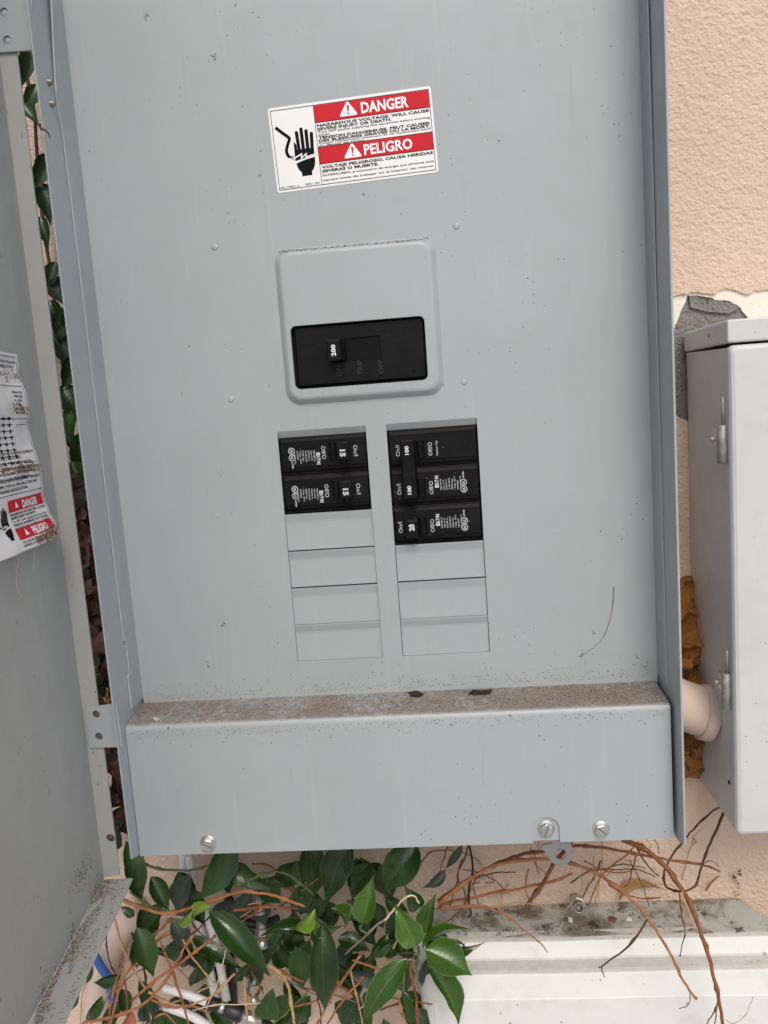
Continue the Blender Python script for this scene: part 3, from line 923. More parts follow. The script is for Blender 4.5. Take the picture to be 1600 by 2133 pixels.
b = MB(); L = 372.0
b.add([D(0, DBZ), D(L, DBZ), D(L, DTZ), D(0, DTZ), D(0, DBZ, -1.3), D(L, DBZ, -1.3), D(L, DTZ, -1.3), D(0, DTZ, -1.3)],
      [(0, 1, 2, 3), (7, 6, 5, 4), (0, 4, 5, 1), (1, 5, 6, 2), (2, 6, 7, 3), (3, 7, 4, 0)])
door = b.build('door', M['door'], panel)
b = MB()                                                  # hinge-side return, parallel to the wall, with a screw hole
hp = P(230, 1746, FY)
b.prism([(FX - .9, DBZ + 1.0), (-197.2, DBZ + 2.2), (-197.6, DTZ), (FX - .9, DTZ)], FY + .05, FY + 1.25,
        ([(hp.x + 2.9 * math.cos(math.radians(a)), hp.z + 2.9 * math.sin(math.radians(a))) for a in range(0, 360, 24)],))
b.build('hinge_return', M['door'], door, .3)
b = MB(); b.lathe((hp.x, FY + 1.3, hp.z), (0, 1, 0), [(0, 3.4), (2, 3.2)], 16); b.lathe((hp.x, FY + .5, hp.z), (0, -1, 0), [(-.6, 1.2), (.1, 1.0)], 8); b.build('screw_hole', M['rusty'], door)
b = MB(); LPW = 17.5                                       # bottom lip
b.add([D(0, DBZ - .4, 0), D(L, DBZ - .4, 0), D(L, DBZ - .4, LPW), D(1.5, DBZ - .4, LPW + 2), D(0, DBZ - 1.6, 0), D(L, DBZ - 1.6, 0), D(L, DBZ - 1.6, LPW), D(1.5, DBZ - 1.6, LPW + 2)],
      [(0, 1, 2, 3), (7, 6, 5, 4), (3, 2, 6, 7), (0, 3, 7, 4), (1, 5, 6, 2)])
b.build('bottom_lip', M['door'], door, .3)
b = MB(); b.add([D(L, DBZ), D(L, DTZ), D(L - 1, DTZ, 15), D(L - 1, DBZ, 15), D(L + 1.2, DBZ), D(L + 1.2, DTZ), D(L + .2, DTZ, 15), D(L + .2, DBZ, 15)],
                [(0, 1, 2, 3), (7, 6, 5, 4), (3, 2, 6, 7), (0, 3, 7, 4), (1, 5, 6, 2)]); b.build('free_return', M['door'], door)
# two hinge straps riveted on the return and running under the panel rim
for corners, holes, yy in (([(178, 1474), (243, 1466), (255, 1556), (187, 1558)], ((200, 1488), (206, 1534)), FY - 1.6),
                           ([(-30, -60), (66, -70), (66, 104), (-22, 110)], ((8, 25), (15, 83)), FY - 1.6)):
    b = MB(); hs = []
    for u, v in holes:
        c = P(u, v, yy); hs.append([(c.x + 2.5 * math.cos(math.radians(a)), c.z + 2.5 * math.sin(math.radians(a))) for a in range(0, 360, 24)])
    q = [(P(u, v, yy).x, P(u, v, yy).z) for u, v in corners]
    b.prism(q, yy, yy + 1.4, tuple(hs)); st = b.build('hinge_strap', M['panel'], door, .3)
    for u, v in holes:
        c = P(u, v, yy); b = MB(); b.lathe((c.x, yy + 1.25, c.z), (0, -1, 0), [(-.5, 2.9), (.0, 2.6), (.5, 1.5), (.7, .3)], 14)
        b.build('rivet', M['rusty'] if v > 1000 else M['panel'], panel)

# weathered instruction sticker, peeling off the door
sb, stp = ray_plane(120, 1118, FOLD + dn * 6, dn), ray_plane(32, 738, FOLD + dn * 1.0, dn)
sl = ray_plane(0, 1168, FOLD + dn * 5, dn)
S0 = (sb - FOLD).dot(dd); Z0 = sb.z; S1 = (stp - FOLD).dot(dd); Z1 = stp.z; S2 = (sl - FOLD).dot(dd); Z2 = sl.z
Hs = Z1 - Z0
ex = Vector((S2 - S0, Z2 - Z0)).normalized()


def stick(a, c, off=0.0):
    """a: mm from the right edge leftwards (towards the camera), c: mm above the lower edge"""
    t = c / Hs
    s_ = S0 + (S1 - S0) * t + ex.x * a; z = Z0 + Hs * t + ex.y * a * (1 - .5 * t)
    wv = 1.2 + 4.8 * max(0, 1 - t * 2.4) ** 1.5 + 1.3 * math.sin(c * .16 + a * .02 + 1) * (1 - .4 * t) + .9 * noise.noise(Vector((a * .05, c * .09, 2)))
    ed = math.exp(-a / 9.0) * (1.4 * noise.noise(Vector((0, c * .11, 7))) + .8)
    s_ += 1.0 * noise.noise(Vector((0, c * .13, 11))) * math.exp(-a / 12)
    return D(s_, z, max(.5, wv + ed) + off)


b = MB(); NA, NC = 44, 150; AW = 95.0
gr = [[stick(AW * (i / NA) ** 1.3, Hs * j / NC) for i in range(NA + 1)] for j in range(NC + 1)]
vs = [p for r in gr for p in r]; W = NA + 1
b.add(vs, [(j * W + i, j * W + i + 1, (j + 1) * W + i + 1, (j + 1) * W + i) for j in range(NC) for i in range(NA)], True)
old = b.build('instruction_sticker', M['old_sticker'], panel)
md = old.modifiers.new('thick', 'SOLIDIFY'); md.thickness = .0002; md.offset = -1
old['label'] = 'creased peeling instruction sticker'
SF = lambda o: (lambda a, c: stick(a, c, o))
fx = lambda a, c: stick(AW - a, c, .30)                  # reading direction: left to right = towards the hinge
fx2 = lambda a, c: stick(AW - a, c, .50)
b = MB(); R0 = AW


def bandq(mb, a0, a1, c0, c1, fn, n=12):
    for k in range(n):
        x0, x1 = a0 + (a1 - a0) * k / n, a0 + (a1 - a0) * (k + 1) / n
        if c1 - c0 > 1:
            for q in range(8):
                d0, d1 = c0 + (c1 - c0) * q / 8, c0 + (c1 - c0) * (q + 1) / 8
                mb.add([fn(x0, d0), fn(x1, d0), fn(x1, d1), fn(x0, d1)], [(0, 1, 2, 3)])
            continue
        mb.add([fn(x0, c0), fn(x1, c0), fn(x1, c1), fn(x0, c1)], [(0, 1, 2, 3)])


for c0, c1 in ((21.5, 28.0), (6.2, 12.2)): bandq(b, 44, AW - 3.5, c0, c1, fx, 30)
b.build('red_band', M['red_print'], old)
b = MB(); put_text(b, "DANGER", 4.2, (AW - 22, 24.6), 0, 21, .04, 'C', fx2); put_text(b, "PELIGRO", 4.0, (AW - 22, 9.2), 0, 21, .04, 'C', fx2)
for tz in (24.6, 9.0):
    b.add([fx2(AW - 40 + 2.6 * math.cos(math.radians(a)), tz + 2.4 * math.sin(math.radians(a))) for a in (90, 210, 330)], [(0, 1, 2)])
b.build('white_lettering', M['white_print'], old)
b = MB()
for k, s in enumerate(("HAZARDOUS VOLTAGE. WILL CAUSE", "SEVERE INJURY OR DEATH.", "Turn OFF power supplying this equipment", "TENSION DANGEREUSE. PEUT CAUSER", "DES BLESSURES GRAVES OU LA MORT")):
    put_text(b, s, 1.3, (45, 20.3 - 1.95 * k - .2), 0, (46 if k != 1 else 34), .03 if k != 2 else .01, 'L', fx)
for k, s in enumerate(("VOLTAJE PELIGROSO. CAUSA HERIDAS", "SEVERAS O MUERTE.")): put_text(b, s, 1.3, (45, 4.6 - 1.9 * k), 0, (44, 26)[k], .02, 'L', fx)
for k, s in enumerate(("INSTALLATION OF THIS EQUIPMENT SHOULD", "COMPLY WITH ALL APPLICABLE CODES AND", "STANDARDS AND REGULATIONS.")): put_text(b, s, 1.6, (34, 38.5 - 2.6 * k), 0, (57, 54, 40)[k], .02, 'L', fx)
for k, s in enumerate(("SUITABLE FOR USE AS SERVICE EQUIPMENT", "120/240 V AC 200 A MAX", "TORQUE ALL TERMINALS AS MARKED", "USE COPPER OR ALUMINUM WIRE 75 C", "FOR REPLACEMENT PARTS SEE CATALOG", "ENCLOSURE TYPE 3R RAINPROOF")):
    put_text(b, s, 1.5, (40, Hs * .36 + 14 - 2.7 * k), 0, (52, 34, 46, 50, 48, 40)[k], .02, 'L', fx)
for k, s in enumerate(("MAIN LUGS", "WIRE SIZE", "6 - 250", "KCMIL", "AL / CU", "250 LB-IN")): put_text(b, s, 1.3, (AW - 17, Hs * .80 - 2.3 * k), 0, (12, 11, 9, 8, 10, 11)[k], .02, 'L', fx)
for k, s in enumerate(("BREAKERS SHOULD FOLLOW", "A CIRCUIT DIRECTORY", "SERIES")): put_text(b, s, 1.6, (AW - 40, Hs * .955 - 2.6 * k), 0, (37, 34, 12)[k], .02, 'L', fx)
# wiring diagram: rows of dots and connectors
for k in range(8):
    zc = Hs * .44 + k * Hs * .032
    bandq(b, AW - 46, AW - 22, zc, zc + .4, fx, 6)
    for a in (AW - 42, AW - 34, AW - 26):
        b.add([fx2(a + 1.2 * math.cos(q * 1.05), zc + 1.2 * math.sin(q * 1.05)) for q in range(6)], [tuple(range(6))])
bandq(b, AW - 18, AW - 4, Hs * .43, Hs * .43 + .3, fx); bandq(b, AW - 18, AW - 4, Hs * .63, Hs * .63 + .3, fx)
for c0 in (30.5, 44, Hs * .47 - 12, Hs * .66, Hs * .83, Hs * .98): bandq(b, 20, AW - 2.2, c0, c0 + .35, fx, 16)
for k in range(40):
    c0 = 3 + (Hs - 6) * k / 40; c1 = 3 + (Hs - 6) * (k + 1) / 40
    b.add([fx(AW - 2.2, c0), fx(AW - 1.9, c0), fx(AW - 1.9, c1), fx(AW - 2.2, c1)], [(0, 1, 2, 3)])
b.build('small_print', M['black_print'], old)
hm, wm = hand_symbol(fx, .62, 24.5, 3.5, fx2)
hm.build('hand_symbol', M['black_print'], old); wm.build('lightning_bolt', M['white_print'], old)


# ------------------------------------------------------------------ loose dirt
def chips(name, spots, parent=None, mats=DIRT, size=(.15, .6)):
    """spots: list of (point, normal, how many, spread (2 vectors), stick share)"""
    mb = MB()
    for p in spots:
        r = random.uniform(*size); mb.cur = random.choices((0, 1, 2, 3), (5, 3, 3, 1))[0]
        n = p[1]; t = n.orthogonal().normalized(); t.rotate(Matrix.Rotation(random.uniform(0, 6.28), 3, n)); e = n.cross(t)
        k = random.choice((1, 1, 1.6, 3.4)); w = .55 if k < 2 else .22
        c = p[0]; a = c + t * r * k + n * .1 * r; d = c - t * r * k + n * .1 * r
        mb.add([a, c + e * r * w, d, c - e * r * w, c + n * r * .55], [(0, 1, 4), (1, 2, 4), (2, 3, 4), (3, 0, 4)])
    o = mb.build(name, mats, parent)
    o['kind'] = 'stuff'
    return o


sp = []
for k in range(9000):
    x = random.uniform(CX0 + 1, CX1 - 2); t = (x - CX0) / (CX1 - CX0)
    y = -random.betavariate(1.25, 1.5) * 31.5 - .4
    dens = .55 + .7 * noise.noise(Vector((x * .02, y * .08, 1))) + (.35 if y > -6 else 0) + (.25 if -22 < y < -14 else 0)
    if random.random() > dens: continue
    z = -177.2 + y * .103 - 1.6 * t + .08
    if y < -29: z -= (abs(y) - 29) ** 2 * .13
    sp.append((Vector((x, y, z)), Vector((0, 0, 1))))
for k in range(1700):                                     # thrown up on the sheet above the shelf and over the bend
    x = random.uniform(CX0 + 3, CX1 - 4)
    if random.random() < .62:
        z = -175.5 + random.expovariate(.28) * (1 + .8 * noise.noise(Vector((x * .03, 0, 4)))); sp.append((Vector((x, -.05, z)), Vector((0, -1, 0))))
    else:
        sp.append((Vector((x, CF - .05, -184.5 - random.expovariate(.35) - 1.2 * (x - CX0) / 352)), Vector((0, -1, 0))))
tag(chips('shelf_dirt', sp, None, size=(.12, .42)), 'brown dirt and crumbs lying along the shelf of the bottom cover', 'dirt')
sp = []
for k in range(6500):                                     # dirt in the fold of the open door
    s_ = random.uniform(1, 215); o = abs(random.gauss(0, 4.6)) if random.random() < .75 else random.uniform(0, LPW)
    if noise.noise(Vector((s_ * .035, o * .15, 3))) < -.12: continue
    sp.append((D(s_, DBZ - .33, min(o + .2, LPW - .5)), Vector((0, 0, 1))))
for k in range(1300):
    s_ = random.uniform(1, 215); z = DBZ + random.expovariate(.22)
    if noise.noise(Vector((s_ * .035, 0, 3))) < 0: continue
    sp.append((D(s_, z, .05), dn))
for k in range(260):
    a, c = random.gauss(16, 9), random.gauss(52, 9); sp.append((D(max(2, 20 + a), DBZ + c * .5, .05), dn))
tag(chips('door_dirt', sp, None, size=(.14, .5)), 'brown dirt caught in the bottom fold of the open door', 'dirt')
sp = []
for c0, n, a1 in ((27.0 + 16, 420, 50), (2.5, 420, 34), (Hs * .71, 150, 20), (Hs * .88, 210, 60), (6, 160, 20)):
    for k in range(n):
        a = random.uniform(.5, a1); c = c0 + random.gauss(0, 1.5) + a * .03
        p = stick(a, max(.3, c), .3); sp.append((p, (CAM - p).normalized()))
o = chips('dry_crumbs', sp, None, [M['dirt1'], M['dirt1'], M['dirt3'], M['dirt3']], (.2, .6))
tag(o, 'rust brown crumbs stuck in the creases of the peeling sticker', 'dirt')

sp = []
for u, v, n_, sp_ in ((446, 120, 10, 1.0), (305, 30, 14, 1.6), (540, 366, 5, .7), (465, 1300, 12, .9), (434, 1387, 8, .8), (187, 316, 3, .4), (1297, 524, 2, .3), (443, 118, 5, .6), (1040, 290, 3, .6),
                      (460, 985, 6, 1.6), (379, 820, 3, .6), (757, 404, 6, .5), (1236, 1318, 6, .9), (1215, 1366, 14, 1.6), (1325, 1370, 4, .8), (1345, 1390, 8, 1.5), (1293, 1113, 2, .3), (697, 622, 2, .4), (950, 1700, 4, .9), (1210, 1365, 8, 2.5), (1290, 1420, 16, 4)):
    for k in range(n_):
        p = P(u, v, -.05 if v < 1450 else CF - .05); sp.append((p + Vector((random.gauss(0, sp_ * .7), 0, random.gauss(0, sp_ * 1.2))), Vector((0, -1, 0))))
tag(chips('panel_dirt', sp, None, [M['dirt1'], M['dirt1'], M['dirt3'], M['dirt3']], (.2, .6)), 'small brown flecks stuck on the grey panel sheet', 'dirt')

# stain tracks and fibres as thin real strands


def strand(name, pts, r, mat, label=None, cat=None, parent=None, taper=True):
    path = smooth_path(pts, 6); n = len(path)
    mb = MB(); mb.tube(path, [max(.08, r * (1 - .75 * i / n)) if taper else r for i in range(n)], 5)
    o = mb.build(name, mat, parent)
    if label: tag(o, label, cat)
    return o


strand('dry_rootlet', [P(u, v, -.3) for u, v in ((1279, 1222), (1277, 1255), (1271, 1290), (1258, 1325), (1238, 1348), (1214, 1364))], .42, M['bark_grey'],
       'thin tan rootlet stuck to the grey sheet at lower right', 'rootlet')
strand('dry_fibre', [ray_plane(u, v, FOLD + dn * 3, dn) for u, v in ((38, 1160), (34, 1195), (36, 1225), (48, 1245), (70, 1258))], .35, M['bark_pale'],
       'long curled pale fibre hanging below the peeling sticker', 'fibre')
strand('dry_fibre', [ray_plane(u, v, FOLD + dn * 3, dn) for u, v in ((71, 1143), (70, 1170), (69, 1196))], .35, M['bark_pale'],
       'short straight pale fibre hanging below the peeling sticker', 'fibre')
strand('curled_tendril', [P(u, v, -52) for u, v in ((83, 258), (86, 268), (96, 272), (102, 280), (104, 288))], .8, M['bark_dark'],
       'small black curled tendril hooked on the panel rim, upper left', 'tendril')


def scrap(pts, y, label, mat, z_up=1.5):
    ps = [P(u, v, y) for u, v in pts]
    c = sum(ps, Vector()) / len(ps); mb = MB(); n = len(ps)
    top = [p + Vector((0, -random.uniform(.2, 1.2), random.uniform(.3, z_up))) for p in ps]
    mb.loops([ps, top], True, True)
    tag(mb.build('leaf_scrap', mat), label, 'leaf scrap', 'dark leaf scraps on the shelf')


scrap([(850, 1444), (868, 1440), (884, 1446), (872, 1454), (858, 1451)], -9, 'small black leaf scrap on the dirty shelf, left of the two', M['dirt2'])
scrap([(975, 1448), (985, 1440), (1000, 1442), (1026, 1438), (1020, 1446), (1002, 1450), (990, 1456), (982, 1446)], -9, 'larger curled black leaf scrap on the dirty shelf, right of the two', M['dirt2'], 2.2)
scrap([(318, 1497), (326, 1492), (334, 1498), (326, 1504)], -26, 'cream coloured crumb near the left end of the dirty shelf', M['dirt4'], 1.2)

# ------------------------------------------------------------------ grey enclosure on the right
enc = empty('metal_enclosure', (320, 88, -290), 'light grey metal enclosure with a cap on top, right of the big panel', 'enclosure')
EX0, EX1, EZ0, EZ1 = 220.0, 430.0, -290.5, 39.0
b = MB(); b.loops([[(EX0, 89.5, z) for z in (0,)] * 0 or [(EX0 + .0, 89.5, EZ0), (EX1, 89.5, EZ0), (EX1, 89.5, EZ1), (EX0, 89.5, EZ1)],
                   [(EX0, 9, EZ0), (EX1, 9, EZ0), (EX1, 9, EZ1 - 2), (EX0, 9, EZ1 - 2)]], True, True)
b.build('enclosure_box', M['box'], enc, .6)
b = MB(); b.loops([rrect(EX0 - .8, EX1, EZ0 - 1.0, EZ1 - 1.0, 3.5, 8.8), rrect(EX0 - .8, EX1, EZ0 - 1.0, EZ1 - 1.0, 3.5, 3.0), rrect(EX0 + .2, EX1 - 1, EZ0, EZ1 - 2.0, 3.2, 1.0), rrect(EX0 + 2.2, EX1 - 3, EZ0 + 2, EZ1 - 4.0, 2.5, 0.0)], False, True, False)
b.build('front_cover', M['box'], enc, .5)
b = MB(); b.add([(EX0 - 1.8, 89.4, 53.5), (EX1, 89.4, 53.5), (EX1, 1, 54), (EX0 - 1.8, 1, 54), (EX0 - 1.8, 89.4, 39.6), (EX1, 89.4, 39.6), (EX1, 1, 39.6), (EX0 - 1.8, 1, 39.6)],
                [(0, 3, 2, 1), (3, 7, 6, 2), (0, 4, 7, 3), (1, 2, 6, 5), (4, 5, 6, 7), (0, 1, 5, 4)])
b.build('top_cap', M['box'], enc, 1.2)
b = MB(); p = P(1488, 696, 38); b.lathe((EX0 - 1.85, 36, 47.5), (-1, 0, 0), [(0, 1.6), (.3, 1.2)], 10); b.build('cap_dent', M['dark_steel'], enc)
for zt, rod in ((-12.0, 18.0), (-179.0, 16.0)):
    b = MB(); hx, hy = EX0 - 3.4, 9.0
    b.lathe((hx, hy, zt - 25), (0, 0, 1), [(0, 2.6), (.4, 3.2), (24.6, 3.2), (25, 2.6)], 14)
    b.box(hx, EX0 + .2, hy - .6, hy + .6, zt - 24, zt - 1)
    hg = b.build('hinge', M['dull'], enc)
    b = MB(); b.lathe((hx + .4, hy - 1, zt), (0, 0, 1), [(0, 1.1), (rod, 1.1), (rod + .3, .6)], 8); b.build('hinge_pin', M['dull'], hg)
    b = MB(); b.lathe((hx - .2, hy + 9, zt - 9.5), (-1, 0, 0), [(-3, 3.2), (1.0, 3.2), (1.2, 1.8), (3.8, 1.7), (4.2, 1.0)], 6, 0, False)
    b.box(hx - 1.2, hx + 1.0, hy + 2, hy + 12, zt - 14, zt - 2); b.build('hinge_bolt', M['zinc'], hg, .2)
b = MB(); p = P(1533, 1638, 8); b.lathe((EX0 - .85, 14, p.z), (-1, 0, 0), [(0, 1.6), (.2, 1.4)], 12); b.build('cover_hole', M['dark'], enc)

# painted pipe joining the two boxes, and the foam round it
cdt = empty('painted_conduit', (195, 46, -222), 'short thick pipe elbow painted wall colour, joining panel and enclosure', 'conduit')
b = MB(); b.tube(smooth_path([(168, 62, -200), (182, 57, -208), (196, 52, -215.5), (209, 49.5, -220.5), (219, 48.5, -223)], 5), 18.2, 28); b.build('elbow', M['pipe'], cdt)
b = MB(); b.lathe((211.5, 49, -221.8), (1, 0, -.22), [(0, 18.4), (.2, 20.2), (7.6, 20.6), (8.6, 20.0)], 32); b.build('collar', M['pipe'], cdt)


def foam_blob(loc_poly, label):
    pass


b = MB(); NU, NV = 30, 66; vs = []
for j in range(NV + 1):
    for i in range(NU + 1):
        x = 176 + 53 * i / NU; z = -292 + 162 * j / NV
        e = min(1, (j / NV) * 9, (1 - j / NV) * 9, 1.0) ** .5 if 0 < j < NV else 0
        xx = x + 3.0 * noise.noise(Vector((x * .06, z * .05, 8)))
        edge = 1.0 if i < NU else 0.0
        rr = 1 - abs(2 * noise.noise(Vector((x * .035, z * .045, 1.3))))
        fold = 1 - abs(math.sin(z * .16 + 2.2 * noise.noise(Vector((x * .05, z * .04, 5)))))
        d = 12 + 9 * rr + 9 * fold ** 4 + 2.2 * noise.noise(Vector((x * .2, z * .2, 3)))
        vs.append((xx, 89.8 - max(0, d * e * (edge if i < NU - 0 else 0)), z + 7 * noise.noise(Vector((x * .07, z * .03, 12)))))
W = NU + 1
b.add(vs, [(j * W + i, j * W + i + 1, (j + 1) * W + i + 1, (j + 1) * W + i) for j in range(NV) for i in range(NU)], True)
tag(b.build('foam_filler', M['foam']), 'crumpled orange brown foam stuffed between panel and enclosure around the pipe', 'foam')

# ------------------------------------------------------------------ white box at lower right
nid = empty('utility_box', (180, 88, -470), 'white plastic utility box with a dirty grey base, mounted low on the wall', 'utility box')
NX0, NX1 = -13.0, 268.0
b = MB(); zt = -399.0
b.loops([[(-2, 89.5, zt), (252, 89.5, zt + 2), (268, 60, zt), (272, 50, zt - 1), (-2, 50, zt - 1)], [(-2, 89.5, -560), (252, 89.5, -560), (268, 60, -560), (272, 50, -560), (-2, 50, -560)]], True, True)
b.build('base', M['nid_base'], nid, 2.0)
# lid profile: lip, bevel, step, sloped face
pf = [(58, -399.6), (50.5, -400.2), (47.5, -401.0), (43.5, -411.5), (42.2, -412.4), (33.0, -413.2), (29.6, -414.6), (25.4, -431.0), (24.9, -431.8), (20.0, -560)]
b = MB(); secs = []
for y, z in pf:
    inset = max(0.0, (z + 412) * .0)
    r = 22.0; x0 = NX0 + (0 if z > -413 else 0); row = []
    out = 0 if y > 45 else (47 - y) * .25
    xs = [x0 + out + r * (1 - math.cos(math.radians(a))) for a in range(0, 91, 15)]
    dr = [r * (1 - math.sin(math.radians(a))) for a in range(0, 91, 15)]
    for xx, d in zip(xs, dr): row.append((xx, y + d * .75, z - d * .35 * (1 if z > -500 else 0)))
    for k in range(1, 12): row.append((x0 + r + out + (NX1 - 12 - x0 - r) * k / 12, y, z + .25 * math.sin(k)))
    for xx, d in zip(xs[::-1], dr[::-1]): row.append((NX1 + 10 - (xx - x0), y + d * .75, z - d * .35 * (1 if z > -500 else 0)))
    secs.append(row)
W = len(secs[0])
b.add([p for r in secs for p in r], [(k * W + i, k * W + i + 1, (k + 1) * W + i + 1, (k + 1) * W + i) for k in range(len(secs) - 1) for i in range(W - 1)], False)
b.build('lid', M['white_box'], nid, .8)
# coax fitting poking out on the base
cx_ = empty('coax_fitting', tuple(P(1203, 1888, 62)), 'threaded metal coax fitting with a hex nut sitting on the dirty base', 'cable fitting')
b = MB(); c = P(1200, 1876, 74); ax = (P(1207, 1893, 55) - c).normalized(); b.lathe(c, ax, [(-4, 4.8), (3, 4.8), (3.4, 5.0)], 18); b.build('barrel', M['dark_steel'], cx_)
b = MB(); b.lathe(c + ax * 3.6, ax, [(0, 6.2), (6, 6.2), (6.6, 5.4)], 6, .3, False); b.build('hex_nut', M['zinc'], cx_, .3)
b = MB(); b.lathe(c + ax * 10.4, ax, [(0, 4.4), (8, 4.4), (8.2, 3.2), (7.0, 2.8), (4.6, 2.6)], 18); b.build('threaded_end', M['dark_steel'], cx_)
for lab_, pts, mt in (('white paint chip beside the coax fitting, left of it', [(1184, 1908), (1192, 1906), (1194, 1916), (1186, 1918)], M['white_cable']),
                      ('brown leaf scrap on the grey base below the coax fitting', [(1270, 1938), (1282, 1934), (1288, 1942), (1278, 1948), (1270, 1946)], M['bark_red']),
                      ('white paint chip on the grey base under the orange stem', [(1304, 1916), (1316, 1914), (1317, 1920), (1308, 1921)], M['white_cable'])):
    d_ = P(*pts[0], 64); kk = 66
    ps = [P(u, v, kk) for u, v in pts]; mb = MB(); mb.loops([[Vector((p.x, p.y, zt + .6)) + Vector((0, (p.z - ps[0].z) * -1.2, 0)) for p in ps], [Vector((p.x, p.y, zt + 1.4)) + Vector((0, (p.z - ps[0].z) * -1.2, 0)) for p in ps]], True, True)
    tag(mb.build('chip', mt), lab_, 'debris')
sp = []
for k in range(1500):
    x = random.uniform(20, 240); y = random.uniform(52, 88)
    if noise.noise(Vector((x * .04, y * .06, 6))) < .08: continue
    sp.append((Vector((x, y, zt + .4)), Vector((0, 0, 1))))
tag(chips('base_dirt', sp, None, [M['dirt2'], M['dirt2'], M['dirt1'], M['dirt1']], (.2, .8)), 'dark debris scattered on the grey base of the utility box', 'dirt')

# ------------------------------------------------------------------ leafy vine under the panel
LEAVES = []


def leaf(parent, base, tip, wpx, y, mat, curl=.25, droop=.12, tilt=0.0, dy=0.0, wave=.05, name='leaf', round_=0.0):
    """leaf from pixel base to tip at depth y; dy moves the tip in depth"""
    B, T = P(base[0], base[1], y), P(tip[0], tip[1], y + dy)
    ax = T - B; Ln = ax.length; ax.normalize()
    w = wpx * (y - CAM.y) / FPX * .56
    view = (CAM - (B + T) / 2).normalized()
    side = ax.cross(view).normalized(); nrm = side.cross(ax).normalized()
    side = (side * math.cos(tilt) + nrm * math.sin(tilt)).normalized(); nrm = side.cross(ax).normalized()
    NL, NW = 12, 6
    curl *= random.uniform(.9, 2.3); droop *= random.uniform(.7, 2.2); wave *= random.uniform(.8, 2.6); twist = random.uniform(-.5, .5); bow = random.uniform(-.07, .07)
    mb = MB(); vs = []; uv = []; sd = random.uniform(0, 50)
    for i in range(NL + 1):
        t = i / NL
        sh = (math.sin(math.pi * min(1, t ** (.74 + .06 * round_))) ** (.85)) * (1 - .18 * t)
        sh *= 1.0 if t < .6 else (1 - ((t - .6) / .4) ** (1.2 + 1.5 * round_) * (.62 if round_ < .5 else .1))
        if i == 0: sh = .03
        if i == NL: sh = .0
        bend = droop * Ln * (t * (1 - t) * 2.2 - .45 * t * t)
        for j in range(-NW // 2, NW // 2 + 1):
            q = j / (NW / 2)
            ww = w * sh * q * (1 + .16 * noise.noise(Vector((t * 6 + sd, q, 4))))
            lift = curl * w * sh * (q * q) + wave * w * noise.noise(Vector((t * 3.3 + sd, q * 1.5, sd)))* 2 * abs(q) ** .7
            sd2 = side * math.cos(twist * t) + nrm * math.sin(twist * t)
            vs.append(B + ax * (Ln * t) + side * (bow * Ln * math.sin(math.pi * t)) + sd2 * ww * (1 - .12 * abs(curl)) + nrm * (bend + lift + .10 * w * sh * abs(q)))
            uv.append((.5 + q * .5, t))
    W = NW + 1
    mb.add(vs, [(i * W + j, i * W + j + 1, (i + 1) * W + j + 1, (i + 1) * W + j) for i in range(NL) for j in range(NW)], True)
    o = mb.build(name, mat, parent)
    ul = o.data.uv_layers.new(name='UVMap')
    for lp in o.data.loops: ul.data[lp.index].uv = uv[lp.vertex_index]
    return o


